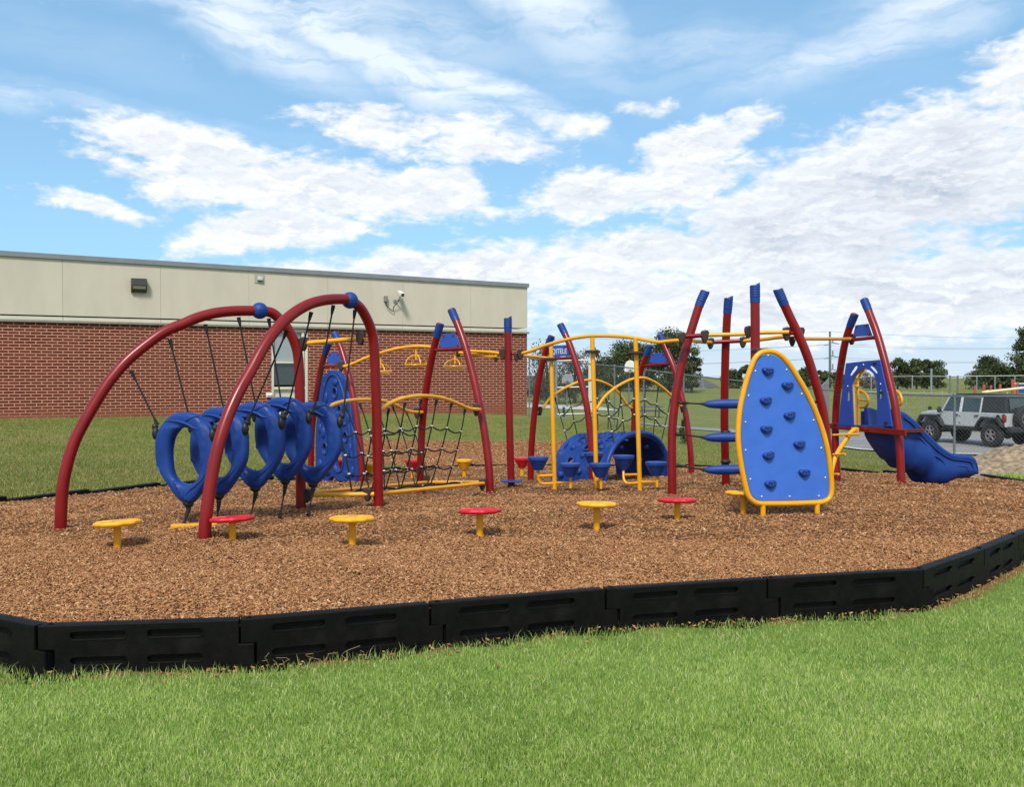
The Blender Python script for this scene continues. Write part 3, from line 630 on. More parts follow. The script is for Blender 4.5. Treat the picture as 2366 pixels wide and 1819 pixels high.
M['coping'] = mat('grey_coping', (.20, .22, .24), .5, .06, 3); M['gap'] = mat('shadow_gap_seal', (.03, .028, .025), .9); M['ledge'] = mat('stone_ledge', (.25, .235, .20), .8, .12, 4)
x0w, x1w = wl((DW(205, 0)[0], 850)).x, wl((DW(855, 0)[0], 850)).x; zt = wl(DW(500, 150)).z
LX = -46.0; ZB = 3.57
b = MB(); plate(b, [[(LX, -.6), (0, -.6), (0, ZB), (LX, ZB)], [(x0w, -.2), (x1w, -.2), (x1w, zt), (x0w, zt)]], .24, ((0, .12, 0), (1, 0, 0), (0, 0, 1), (0, -1, 0)))
box(b, (-.12, 12.1, ZB / 2 - .3), (.24, 23.6, ZB + .6)); b.build('brick_wall', M['brick'], bld, smooth=False)
b = MB(); box(b, (LX / 2 - .2, 12.4, 2.4), (-LX - .9, 23.9, 5.7)); b.build('inner_shell', M['gap'], bld, smooth=False)
b = MB(); box(b, (LX / 2 + .02, 11.95, ZB + .04), (-LX + .08, 24.1, .08), bev=.01); b.build('stone_ledge', M['ledge'], bld, smooth=False)
joints = [LX] + [LX + 3.6 * k for k in range(1, 7)] + [wl((s, 700)).x for s in (145, 371, 575, 757, 930, 1087)] + [0.0]; joints.sort()
def roofz(x): return 5.60 - x * .009
b = MB(); g = MB()
for a, c in zip(joints, joints[1:]):
    if c - a < .2: continue
    for (y0_, y1_, dz0, dz1) in ((-.02, .3, 3.80, None),):
        V = [(a + .003, -.025, 3.805), (c - .003, -.025, 3.805), (c - .003, .3, 3.805), (a + .003, .3, 3.805)]; V += [(v[0], v[1], roofz(v[0]) - .12) for v in V]
        b.add(V, [(0, 1, 2, 3), (4, 5, 6, 7), (0, 1, 5, 4), (1, 2, 6, 5), (2, 3, 7, 6), (3, 0, 4, 7)])
    box(g, ((a + c) / 2, .14, 3.685), (c - a - .012, .34, .145))
box(b, (-.02, 12, 4.66), (.06, 23.6, 1.70)); b.build('cream_panels', M['stucco'], bld, smooth=False); g.build('cream_band', M['cream'], bld, smooth=False)
b = MB(); V = [(LX, -.09, roofz(LX) - .13), (.05, -.09, roofz(0) - .13), (.05, 24.1, roofz(0) - .13), (LX, 24.1, roofz(LX) - .13)]; V += [(v[0], v[1], v[2] + .155) for v in V]
b.add(V, [(0, 1, 2, 3), (4, 5, 6, 7), (0, 1, 5, 4), (1, 2, 6, 5), (2, 3, 7, 6), (3, 0, 4, 7)]); b.build('roof_coping', M['coping'], bld, smooth=False)
# window unit with cream lower panel
z1a, z1b = wl(DW(420, 745)).z, wl(DW(420, 1150)).z; zlow = wl(DW(420, 1215)).z
xg = wl((DW(765, 0)[0], 850)).x; xs_ = wl((DW(790, 0)[0], 850)).x
fw = .10; wf = MB()
for xa, xb, za, zb in ((x0w, x0w + fw, -.2, zt), (x1w - fw, x1w, -.2, zt), (x0w + fw, x1w - fw, zt - .12, zt), (xg - .04, xg + .06, -.2, zt - .12), (x0w + fw, xg - .04, z1a - .04, z1a + .04), (x0w + fw, xg - .04, z1b - .16, z1b - .06), (xg + .06, x1w - fw, z1b - .16, z1b - .06)):
    box(wf, ((xa + xb) / 2, .07, (za + zb) / 2), (xb - xa, .10, zb - za), bev=.006)
win = wf.build('window', M['cream'], bld, ang=25)
b = MB(); box(b, ((x0w + xg) / 2, .12, (z1a + zt) / 2), (xg - x0w - .1, .015, zt - z1a - .1)); b.build('blind_pane', M['blind'], win, smooth=False)
b = MB(); box(b, ((x0w + xg) / 2, .12, (z1a + z1b) / 2), (xg - x0w - .1, .015, z1a - z1b - .02)); b.build('pane', M['glass'], win, smooth=False)
b = MB(); box(b, ((xg + x1w) / 2, .12, (zt + z1b) / 2), (x1w - xg - .1, .015, zt - z1b - .1)); b.build('pane', M['blind'], win, smooth=False)
b = MB(); box(b, ((x0w + x1w) / 2, .12, z1b / 2 - .15), (x1w - x0w - .12, .02, z1b + .1)); b.build('panel', M['cream'], win, smooth=False)
# things on the wall
def wp(x, y, z): return Matrix.Rotation(BANG, 3, 'Z') @ Vector((x, y, z)) + Vector((BB[0], BB[1], 0))
def on_wall(name, label, cat, x, z):
    o = thing(name, label, cat, wp(x, -.03, z)); o.rotation_euler = (0, 0, BANG); LOC[o.name] = Vector(); return o
a, c = wl((302, 644)), wl((338, 677)); L_ = on_wall('wall_light', 'dark bronze wall pack light on the cream panels near the left', 'wall light', (a.x + c.x) / 2, (a.z + c.z) / 2); ww, hh = c.x - a.x, a.z - c.z
b = MB(); V = [(-ww / 2, 0, -hh / 2), (ww / 2, 0, -hh / 2), (ww / 2, 0, hh / 2), (-ww / 2, 0, hh / 2), (-ww / 2, -.10, -hh / 2), (ww / 2, -.10, -hh / 2), (ww / 2, -.24, 0), (-ww / 2, -.24, 0), (ww / 2, -.22, hh / 2), (-ww / 2, -.22, hh / 2)]
b.add(V, [(0, 1, 2, 3), (0, 1, 5, 4), (6, 7, 9, 8), (8, 9, 3, 2), (0, 4, 7, 9, 3), (1, 5, 6, 8, 2), (4, 5, 6, 7)]); b.build('housing', M['dkbronze'], L_, local=True, smooth=False)
b = MB(); b.add([(-ww / 2 + .04, -.112, -hh / 2 + .05), (ww / 2 - .04, -.112, -hh / 2 + .05), (ww / 2 - .04, -.25, -.03), (-ww / 2 + .04, -.25, -.03), (-ww / 2 + .04, -.09, -hh / 2 + .05), (ww / 2 - .04, -.09, -hh / 2 + .05), (ww / 2 - .04, -.22, -.03), (-ww / 2 + .04, -.22, -.03)], [(0, 1, 2, 3), (4, 5, 6, 7), (0, 1, 5, 4), (1, 2, 6, 5), (2, 3, 7, 6), (3, 0, 4, 7)])
b.build('lens', mat('prismatic_lens', (.45, .45, .40), .2, .3, 30), L_, local=True, smooth=False)
a, c = wl((588, 633)), wl((610, 654.6)); V_ = on_wall('wall_vent', 'small square grey vent plate high on the cream wall', 'vent', (a.x + c.x) / 2, (a.z + c.z) / 2); ww, hh = c.x - a.x, a.z - c.z
b = MB(); box(b, (0, -.01, 0), (ww, .02, hh), bev=.004); b.build('plate', mat('vent_grey', (.36, .35, .30), .6), V_, local=True, smooth=False)
b = MB(); box(b, (.01, -.06, 0), (ww * .55, .09, hh * .45), bev=.01, top=(1, .6)); b.build('hood', mat('vent_hood', (.50, .49, .44), .5), V_, local=True)
b = MB(); box(b, (.01, -.045, -hh * .25), (ww * .52, .07, .02)); b.build('opening', M['gap'], V_, local=True, smooth=False)
a = wl(C3(748, 85)); cm_ = on_wall('security_camera', 'white security camera on a bracket with black cable, right half of the wall', 'camera', a.x, a.z)
b = MB(); box(b, (0, -.34, 0), (.15, .40, .15), rot=Quaternion((1, 0, 0), R(18)), bev=.015); b.build('camera_body', M['white'], cm_, local=True)
b = MB(); box(b, (0, -.55, -.07), (.11, .02, .10), rot=Quaternion((1, 0, 0), R(18))); b.build('lens', M['gap'], cm_, local=True, smooth=False)
b = MB(); tube(b, [(0, -.30, -.06), (-.02, -.28, -.18), (-.06, -.15, -.26), (-.10, 0, -.26)], .025, 8); box(b, (-.12, -.02, -.26), (.12, .04, .12), bev=.01); b.build('bracket', M['galv'], cm_, local=True)
j = wl(C3(628, 130)); jx, jz = j.x - a.x, j.z - a.z
b = MB(); box(b, (jx, -.06, jz), (.13, .12, .22), bev=.01); b.build('junction_box', mat('box_grey', (.22, .21, .19), .6), cm_, local=True, smooth=False)
b = MB(); tube(b, smooth_path([(jx, -.06, jz - .1), (jx + .05, -.07, jz - .28), (jx + .28, -.08, jz - .46), (-.2, -.1, -.50), (-.04, -.18, -.30), (0, -.25, -.12)]), .016, 6); b.build('cable', M['black'], cm_, local=True)
a = wl((621, 913)); o = on_wall('wall_hydrant', 'small metal water hydrant on the brick left of the window', 'hydrant', a.x, a.z)
b = MB(); box(b, (0, -.03, 0), (.22, .06, .16), bev=.01); ball(b, (-.04, -.08, 0), .03); ball(b, (.05, -.08, 0), .03); b.build('faceplate', M['white'], o, local=True)
# ------------------------------------------------------------------ playground equipment
Zv = Vector((0, 0, 1))
def T(cr, pts): return [cr(*p) for p in pts]
def onp(S, A, B): return [pl(s, A, B) for s in S]
def onD(S, D0, D1):
    L = [0.0]
    for a, b in zip(S, S[1:]): L.append(L[-1] + math.hypot(b[0] - a[0], b[1] - a[1]))
    return [at(s, D0 + (D1 - D0) * l / max(L[-1], 1e-6)) for s, l in zip(S, L)]
def frame(A, B):
    U = Vector((B[0] - A[0], B[1] - A[1], 0)).normalized(); return U, Vector((U.y, -U.x, 0))
def to2(P, A, U): return [((p - Vector((A[0], A[1], 0))).dot(U), p.z) for p in P]
def uv_frame(A, U, N, off=0): return (Vector((A[0], A[1], 0)) + N * off, U, Zv, N)
def tail(P, ln):
    out = [P[-1]]; acc = 0
    for a, b in zip(P[::-1], P[-2::-1]):
        seg = (b - a).length
        if acc + seg >= ln: out.append(a.lerp(b, (ln - acc) / seg)); break
        acc += seg; out.append(b)
    return out[::-1]
def resample(P, n):
    L = [0.0]
    for a, b in zip(P, P[1:]): L.append(L[-1] + (b - a).length)
    out = []
    for k in range(n):
        s = L[-1] * k / (n - 1); i = 0
        while i < len(L) - 2 and L[i + 1] < s: i += 1
        out.append(P[i].lerp(P[i + 1], (s - L[i]) / max(L[i + 1] - L[i], 1e-9)))
    return out
def post(parent, P, r=.058, cap=.22, name='post', bury=.3):
    P = [Vector(p) for p in P]; b = P[0].copy(); b.z = min(b.z, mz(b.x, b.y)) - bury
    Q = smooth_path([b] + P, 7); mb = MB(); tube(mb, Q, r, 20); o = mb.build(name, M['red'], parent)
    if cap:
        K = resample(tail(Q, cap), 23); tdir = (K[-1] - K[-2]).normalized(); rr = []
        for k in range(23):
            f = k / 22; rr.append(r * (1.07 if f < .33 else (1.14 if int(f * 15) % 2 else 1.08)))
        rr[-1] = r * 1.02; rr[-2] = r * 1.10
        sl_ = (-r / max(tdir.z, .3) * .75, Vector((0, 0, 1))) if tdir.z < .985 else (.035, Vector((1, 0, 0)))
        mb = MB(); tube(mb, K, rr, 20, slant=sl_); c = mb.build('cap', M['blue'], o, ang=35)
    return o
def clamp_on(parent, c, U, s=1.0, name='clamp'):
    s = s * .92; prof = [(-.045, .078), (.0, .09), (.045, .082), (.062, .04), (.05, -.01), (.03, -.07), (.008, -.10), (-.02, -.098), (-.04, -.055), (-.058, 0), (-.06, .045)]
    N = Vector((U.y, -U.x, 0)); mb = MB(); plate(mb, [[(a * s, b_ * s) for a, b_ in prof]], .085 * s, (Vector(c), U, Zv, N), bev=.018 * s)
    return mb.build(name, M['clamp'], parent)
def bar(parent, P, r=.026, name='bar', m_='yellow', sm=6, n=14):
    mb = MB(); tube(mb, smooth_path(P, sm) if len(P) > 2 else P, r, n); return mb.build(name, M[m_], parent)
def bolts(mb, pts, N, r=.010):
    for p in pts: ball(mb, p, r, (1, 1, 1), 8)

# ---- ring climber: two leaning arches, five hanging rings
rc = thing('ring_climber', 'climber with two tall red arches and five blue hanging rings on black ropes', 'ring climber', (-3.2, 10.3, .25))
Pa1, Pa2 = (FP['a1a'], FP['a1b']), (FP['a2a'], FP['a2b'])
s1 = T(Z1, [(368, 1530), (378, 1300), (405, 1150), (452, 1000), (528, 850), (618, 700), (690, 600), (780, 500), (905, 397), (1000, 332), (1110, 285), (1200, 247), (1300, 220), (1400, 208), (1500, 205), (1575, 208)]) + T(Z2, [(175, 216), (225, 255), (278, 318), (318, 400), (340, 500), (348, 700), (352, 1000), (355, 1415)])
s2 = T(Z1, [(1240, 1600), (1250, 1450), (1270, 1300), (1296, 1150), (1330, 1000), (1380, 850), (1447, 700), (1525, 562)]) + T(Z2, [(122, 438), (203, 322), (300, 228), (400, 168), (500, 140), (600, 134), (652, 142), (710, 182), (748, 240), (778, 310), (797, 400), (807, 600), (816, 900), (826, 1405)])
arch3 = []
for S_, (A_, B_), bc, lb in ((s1, Pa1, Z1(1575, 205), 'farther red arch'), (s2, Pa2, Z2(652, 142), 'nearer red arch')):
    P = onp(S_, A_, B_); e = P[-1].copy(); e.z = mz(e.x, e.y) - .3; b0 = P[0].copy(); b0.z = mz(b0.x, b0.y) - .3
    Q = smooth_path([b0] + P + [e], 5); arch3.append(Q); mb = MB(); tube(mb, Q, .0605, 20); o = mb.build('arch_pole', M['red'], rc, label=lb)
    c = pl(bc, A_, B_); mb = MB(); ball(mb, c, .098, seg=28); tube(mb, [c + Vector((math.cos(a) * .0985, math.sin(a) * .0985, .006)) for a in np.linspace(0, 2 * math.pi, 33)[:-1]], .003, 6, closed=True); mb.build('ball_cap', M['blue'], o)
ca = pl(Z2(348, 405), *Pa1); cb = pl(Z2(742, 370), *Pa2); U = Vector((cb.x - ca.x, cb.y - ca.y, 0)).normalized()
bar(rc, [ca, cb], .027, 'top_bar'); clamp_on(rc, ca + U * .05, U, 1.0); clamp_on(rc, cb - U * .05, U, 1.0)
ca = pl(Z2(360, 1325), *Pa1); cb = pl(Z2(800, 1318), *Pa2); bar(rc, [ca, cb], .027, 'bottom_bar'); clamp_on(rc, ca + U * .07, U, 1.0); clamp_on(rc, cb - U * .08, U, 1.0)
def ring_mesh():
    out = [(0, 0), (.27, .008), (.50, .042), (.69, .10), (.86, .175), (.965, .26), (1.0, .36), (1.0, .50), (.965, .59), (.83, .69), (.64, .79), (.435, .89), (.24, .97), (.13, .997), (0, 1.0)]
    inn = [(0, .165), (.15, .178), (.29, .215), (.43, .283), (.51, .384), (.535, .48), (.525, .56), (.495, .645), (.425, .71), (.30, .76), (.15, .787), (0, .793)]
    full = lambda L: [Vector((x, 1 - y, 0)) for x, y in L] + [Vector((-x, 1 - y, 0)) for x, y in L[-2:0:-1]]
    a, b = resample(smooth_path(full(out), 6, True) + [full(out)[0]], 97)[:-1], resample(smooth_path(full(inn), 6, True) + [full(inn)[0]], 97)[:-1]
    HW, HH = .372, .97; V = []; F_ = []; K = 22; n = 96
    for i in range(n):
        o_ = Vector((a[i].x * HW, 0, (a[i].y) * HH)); q = Vector((b[i].x * HW, 0, (b[i].y) * HH)); mid = (o_ + q) / 2; rad = (o_ - q) / 2
        for k in range(K):
            t = 2 * math.pi * k / K; c_, s_ = math.cos(t), math.sin(t); c2 = math.copysign(abs(c_) ** .75, c_); s2_ = math.copysign(abs(s_) ** .65, s_)
            ph = (i / n * 3 + .30 * c_ * (1 if s_ < 0 else .4) + .33) % 1.0; step = .024 * (ph if ph < .94 else (1 - ph) / .06 * .94)
            V.append(mid + rad * (c2 * (1 + step * 1.8)) + Vector((0, s2_ * (.058 + step * 1.0), 0)))
    for i in range(n):
        for k in range(K): F_.append((i * K + k, i * K + (k + 1) % K, ((i + 1) % n) * K + (k + 1) % K, ((i + 1) % n) * K + k))
    mb = MB(); mb.add(V, F_)
    from mathutils.bvhtree import BVHTree
    bv = BVHTree.FromPolygons([Vector(v) for v in V], F_)
    def surf(px, py):
        x = (px - 366) / 324 * HW; z = (1310 - py) / 990 * HH; h_ = bv.ray_cast(Vector((x, -1, z)), Vector((0, 1, 0)))[0]
        return (x, -h_.y if h_ else .05, z)
    def surf_old(px, py):
        x = (px - 366) / 324 * HW; z = (1310 - py) / 990 * HH; best = None
        for i in range(n):
            o_ = Vector((a[i].x * HW, 0, a[i].y * HH)); q = Vector((b[i].x * HW, 0, b[i].y * HH)); mid = (o_ + q) / 2; rad = (o_ - q) / 2; d = Vector((x, 0, z)) - mid; c = d.dot(rad) / rad.length_squared; off = (d - rad * c).length
            if best is None or off < best[0]: best = (off, c)
        c = min(abs(best[1]), .999); return (x, (1 - c ** (2 / .75)) ** .325 * .084, z)
    for L_, r_ in (([(150, 425), (230, 412), (330, 415), (430, 442), (500, 480), (560, 492)], .016), ([(545, 350), (470, 372), (410, 405), (370, 425)], .012), ([(612, 960), (565, 1035), (495, 1105), (430, 1160), (390, 1220)], .014), ([(48, 880), (70, 920), (105, 960)], .012), ([(640, 430), (665, 455), (690, 520)], .010)):
        for sgn in (-1, 1): tube(mb, smooth_path([(x, y * sgn, z) for x, y, z in (surf(*q) for q in L_)], 5), [r_ * (.3 + .7 * math.sin(math.pi * k / ((len(L_) - 1) * 5))) for k in range((len(L_) - 1) * 5 + 1)], 7)
    return mb
def clevis_mesh():
    mb = MB()
    for x, z, d in ((-.365, .74, -1), (.365, .74, 1)):
        ball(mb, (x, -.035, z), .058, (.66, .75, 1.2), 12); ball(mb, (x + d * .02, -.02, z + .07), .034, (1, 1, 1.2), 10); mb.cut()
    ball(mb, (0, 0, .0), .062, (1, .8, .85), 14); ball(mb, (0, 0, -.06), .028, (1, 1, 1.5), 10); return mb
rings = []; TIP = [(350, 1318, 9.85), (680, 1238, 10.12), (1075, 1158, 10.4), (1395, 1080, 10.65), (1695, 1112, 10.9)]; RA = R(-19)
anch = [A1(290, 1582), A1(655, 1545), A1(1010, 1505), A1(1335, 1478), A1(1640, 1450)]
ltop = T(Z1, [(795, 570), (1030, 380), (1245, 288), (1447, 245)]) + [Z2(160, 252)]
rtop = [Z1(1578, 515), Z2(272, 322), Z2(418, 212), Z2(552, 172), Z2(683, 200)]
rl = ['foremost blue ring, its left ear rope running to the farther arch', 'second blue ring from the front', 'middle blue ring', 'fourth blue ring from the front', 'rearmost blue ring, before the dimpled blue panel']
def rope(parent, a, b, sag=.0, r=.0100, name='rope', ends=True):
    a = Vector(a); b = Vector(b); P = [a.lerp(b, k / 8) - Zv * (sag * math.sin(math.pi * k / 8)) for k in range(9)]; mb = MB(); tube(mb, P, r, 7)
    d = (b - a).normalized()
    if ends:
        tube(mb, [a, a + d * .05, a + d * .11], [.024, .021, .012], 8); tube(mb, [b, b - d * .04, b - d * .09], [.022, .019, .011], 8)
    return mb.build(name, M['rope'], parent)
for k, (tx, ty, D) in enumerate(TIP):
    c = at(A1(tx, ty), D)
    if k == 0: ring0 = ring_mesh().build('ring', M['blue'], rc, local=True, ang=28); ro = ring0; cl0 = clevis_mesh().build_each('clevis', M['black'], ro, local=True)
    else: ro = ring0.copy(); C.objects.link(ro); [(lambda c_: (C.objects.link(c_), setattr(c_, 'parent', ro)))(q.copy()) for q in cl0]
    ro.location = c - LOC[rc.name]; yw = RA + R((0, -3, 2, -2, 3)[k]); ro.rotation_euler = (R((2, -2, 1, 2, -1)[k]), 0, yw); ro['label'] = rl[k]
    e = Vector((math.cos(yw), math.sin(yw), 0))
    g = hit(anch[k]); rope(rc, c - Zv * .08, g, 0, .009)
    rope(rc, pl(ltop[k], *Pa1), c - e * .395 + Zv * .83); rope(rc, pl(rtop[k], *Pa2), c + e * .395 + Zv * .83)
g = hit(A1(400, 1600)); mb = MB(); box(mb, g + Vector((.02, -.02, .035)), (.46, .08, .05), rot=R(14), bev=.008); mb.build('ground_anchor', M['yellow'], rc)

# ---- A frames
def aframe(label, kl, kr, left, right, panel=None, cross=None, text=None):
    A_, B_ = FP[kl], FP[kr]; U, N = frame(A_, B_); c = (A_ + B_) / 2
    t = thing('arched_post_pair', label, 'post frame', (c.x, c.y, mz(c.x, c.y)), 'pairs of arched red posts with a blue plate between')
    post(t, onp(left, A_, B_)); post(t, onp(right, A_, B_))
    if cross:
        P = onp(cross, A_, B_); bar(t, P, .030, 'crossbar', 'red')
    if panel:
        L2 = to2(onp(panel, A_, B_), A_, U); mb = MB(); plate(mb, [L2], .018, uv_frame(A_, U, N, .0), bev=.003); pn = mb.build('plate', M['plate'], t, smooth=False)
        cx = sum(p[0] for p in L2) / 4; cz = sum(p[1] for p in L2) / 4; mb = MB()
        for p in L2:
            q = Vector((A_.x, A_.y, 0)) + U * (cx + (p[0] - cx) * .78) + Zv * (cz + (p[1] - cz) * .72) + N * .014; box(mb, q, (.03, .02, .035), bev=.005); mb.cut()
        mb.build_each('bracket', M['red'], t)
        if text:
            fc = bpy.data.curves.new('t', 'FONT'); fc.body = text; fc.size = .135; fc.align_x = 'CENTER'; fc.align_y = 'CENTER'; fc.extrude = .001; fc.offset = .0015
            ob = bpy.data.objects.new('t', fc); C.objects.link(ob); me = bpy.data.meshes.new_from_object(ob.evaluated_get(bpy.context.evaluated_depsgraph_get()))
            pc = pl(text_at, A_, B_); mb = MB(); mb.add([pc + U * v.co.x * .92 + Zv * v.co.y + N * (.0125 + v.co.z) for v in me.vertices], [tuple(p.vertices) for p in me.polygons]); mb.build('lettering', M['white'], pn, smooth=False)
            bpy.data.objects.remove(ob)
    return t
text_at = Z3(515, 378)
aframe('leaning red post pair with blue plate, at the right end of the rope net bridge', 'f1l', 'f1r', T(Z2, [(1078, 1310), (1080, 1150), (1088, 950), (1100, 800), (1120, 650), (1143, 520), (1170, 400), (1200, 285)]),
       T(Z2, [(1503, 1330), (1495, 1150), (1470, 950), (1437, 770), (1400, 600), (1355, 430), (1310, 300), (1268, 200)]), T(Z2, [(1218, 345), (1290, 340), (1325, 425), (1188, 431)]), T(Z2, [(1150, 446), (1370, 432)]))
aframe('red post pair holding the dimpled blue climbing panel behind the rings', 'f2l', 'f2r', T(A2, [(150, 1500), (155, 1300), (165, 1000), (195, 750), (220, 600), (252, 420), (285, 300), (318, 216)]),
       T(A2, [(628, 1497), (618, 1250), (592, 1000), (560, 780), (525, 600), (475, 400), (425, 240), (372, 118)]), T(A2, [(325, 300), (418, 300), (440, 398), (300, 408)]), T(A2, [(255, 428), (475, 418)]))
aframe('red post pair whose blue plate bears white letters, before the blue arched crawler', 'f3l', 'f3r', T(Z3, [(290, 1390), (292, 1200), (305, 1000), (325, 800), (350, 620), (383, 460), (415, 350), (452, 260)]),
       T(Z3, [(770, 1395), (765, 1200), (750, 1000), (725, 800), (690, 640), (645, 480), (595, 330), (555, 240), (520, 168)]), T(Z3, [(440, 335), (572, 326), (597, 412), (435, 420)]), T(Z3, [(370, 440), (625, 428)]), 'QITELE')
aframe('farthest red post pair with a blank blue plate, in front of the big trees', 'f4l', 'f4r', T(Z3, [(1088, 1320), (1089, 1000), (1100, 800), (1120, 650), (1148, 520), (1180, 430), (1218, 332)]),
       T(Z3, [(1538, 1335), (1530, 1150), (1507, 950), (1480, 800), (1440, 640), (1400, 500), (1350, 380), (1295, 246)]), T(Z3, [(1232, 390), (1335, 388), (1362, 466), (1208, 470)]), T(Z3, [(1150, 490), (1400, 470)]))
f5 = aframe('red post pair carrying the slide deck and blue doorway panel', 'f5l', 'f5r', T(Z5, [(115, 1488), (100, 1250), (98, 1050), (108, 850), (132, 650), (165, 450), (200, 325), (242, 216)]),
            T(Z5, [(590, 1482), (575, 1150), (545, 900), (500, 700), (455, 520), (405, 350), (357, 220), (312, 105)]), T(Z5, [(250, 296), (342, 285), (372, 375), (230, 385)]), T(Z5, [(225, 405), (425, 385)]))
# ---- single posts
def lone(label, key, P, group='single arched red posts with blue caps', **k):
    b = FP[key] if isinstance(key, str) else key; t = thing('arched_post', label, 'post', (b.x, b.y, mz(b.x, b.y)), group); post(t, P, **k); return t
sp_ = lone('straight red post with a thin blue disc near its foot, left of the pods', 'sp', onD(T(Z3, [(140, 1445), (132, 1200), (125, 900), (118, 500), (112, 118)]), 14.7, 14.7))
c = at(Z3(140, 1383), 14.6); mb = MB(); lathe(mb, [(.10, -.012), (.17, -.008), (.175, 0), (.165, .01), (.07, .014)], c, 32); mb.build('foot_disc', M['blue'], sp_)
bar(sp_, onD(T(Z3, [(60, 395), (215, 393)]), 14.75, 14.7), .03, 'cross_stub', 'red')
T1P = onD(T(Z4, [(205, 1472), (203, 1250), (205, 1050), (225, 850), (250, 700), (290, 530), (335, 380), (380, 240), (418, 150)]), 12.45, 12.6)
T2P = onD(T(Z4, [(553, 1400), (543, 1000), (548, 600), (558, 350), (570, 192)]), 13.75, 13.35)
T3P = onD(T(Z4, [(742, 1498), (742, 1000), (742, 450), (741, 250), (740, 110)]), 11.7, 11.7)
T4P = onD(T(Z4, [(1218, 1480), (1214, 1250), (1203, 1100), (1182, 930), (1150, 800), (1090, 600), (1030, 450), (950, 280), (888, 138)]), 12.2, 12.15)
t1 = lone('curved red post leaning right, left of the climbing panel', 't1', T1P); t2 = lone('upright red post standing behind the blue log steps', 't2', T2P)
t3 = lone('tallest upright red post directly behind the climbing panel', T3P[0], T3P); t4 = lone('curved red post leaning left, right of the climbing panel', T4P[0], T4P)
bar(t1, onD(T(C5, [(175, 718), (440, 703)]), 12.35, 12.35), .03, 'cross_stub', 'red'); bar(t2, onD(T(C5, [(550, 785), (910, 768)]), 13.4, 13.3), .03, 'cross_stub', 'red'); bar(t4, onD(T(C5, [(1480, 676), (1625, 664)]), 12.15, 12.2), .03, 'cross_stub', 'red')
for tt, cs in ((t1, [(185, 730, 12.3)]), (t4, [(1612, 672, 12.25)])):
    for x, y, D in cs: clamp_on(tt, at(C5(x, y), D), Vector((1, 0, 0)), .9)
# ---- overhead bars
def overhead(label, segs, clamps, r=.027, extra=None):
    P0 = segs[0][0]; t = thing('overhead_bar', label, 'overhead bar', P0, 'yellow bars linking the post tops')
    for P in segs: bar(t, P, r, 'bar')
    for c_, U_, s_ in clamps: clamp_on(t, c_, U_, s_)
    return t
X_ = Vector((1, 0, 0))
pb = onD(T(Z2, [(600, 540), (632, 541), (680, 522), (760, 488), (850, 458), (950, 432), (1050, 421), (1130, 424), (1280, 436), (1390, 450), (1480, 455), (1580, 466)]), 16.2, 14.75)
ob1 = overhead('long yellow bar with three hanging hand wheels, before the brick wall', [pb, onD(T(C3, [(1340, 650), (1500, 670), (1600, 685), (1720, 688)]), 15.3, 14.8)],
               [(pb[0], X_, 1.1), (pb[-1], X_, 1.15), (at(C3(1705, 695), 14.85), X_, .85), (at(C3(1340, 655), 15.3), X_, .8)])
for nm, x, y0, y1, yw, D, lb in (('l', 585, 690, 830, 845, 15.9, 'left hand wheel, partly behind the red arch'), ('m', 930, 600, 770, 782, 15.55, 'middle hand wheel'), ('r', 1308, 640, 785, 795, 15.25, 'right hand wheel behind the leaning post')):
    c = at(C3(x, yw), D); tp = at(C3(x, y0), D); mb = MB(); rr = .19
    tube(mb, [tp, tp - Zv * .20], .020, 10)
    for dz, rad in ((.02, rr), (-.02, rr * .8)):
        tube(mb, [c + Vector((math.cos(a) * rad, math.sin(a) * rad, dz)) for a in np.linspace(0, 2 * math.pi, 33)[:-1]], .0125, 8, closed=True)
    for a in np.linspace(0, 2 * math.pi, 5)[:-1] + .5:
        hgt = tp.z - .13 - c.z; tube(mb, [c + Vector((math.cos(a) * rr * math.cos(q), math.sin(a) * rr * math.cos(q), .02 + (hgt - .02) * math.sin(q))) for q in np.linspace(0, math.pi / 2, 9)], .010, 7)
    mb.build('hand_wheel', M['yellow'], ob1, label=lb)
pm = onD(T(Z3, [(210, 393), (235, 388), (300, 371), (400, 332), (550, 290), (700, 262), (850, 256), (1000, 262), (1100, 274), (1200, 292), (1290, 305), (1345, 299), (1450, 292), (1530, 298)]), 14.65, 12.9)
ob2 = overhead('wide arched yellow bar above the six blue pods', [pm, onD(T(Z3, [(190, 405), (245, 412), (330, 420), (430, 431), (470, 435)]), 14.7, 15.6)], [(at(Z3(212, 396), 14.65), X_, 1.05), (at(Z3(1357, 305), 13.25), X_, .95), (at(Z3(180, 415), 14.72), X_, .9)])
overhead('yellow bar at the front between the leaning red posts, over the log steps', [onD(T(C5, [(455, 698), (940, 687), (1160, 667), (1470, 664)]), 12.35, 12.15)], [(at(C5(460, 712), 12.35), X_, 1.0), (at(C5(985, 660), 11.9), X_, .95), (at(C5(1445, 680), 12.2), X_, 1.05)])
overhead('short yellow bar at the back left of the tall post cluster', [onD(T(C5, [(320, 772), (430, 780), (540, 790)]), 12.9, 13.4)], [(at(C5(530, 797), 13.4), X_, .95)])
overhead('yellow bar at the back of the tall post cluster, behind the climbing panel post', [onD(T(C5, [(920, 772), (1140, 752), (1400, 722), (1510, 735)]), 13.3, 12.5)], [(at(C5(920, 782), 13.3), X_, .95), (at(C5(1512, 770), 12.4), X_, .8)])
e5 = at(C6(650, 168), 15.05); overhead('straight yellow bar running right to the slide tower', [[at(C5(1560, 742), 12.35), e5]], [(e5, X_, 1.05)])

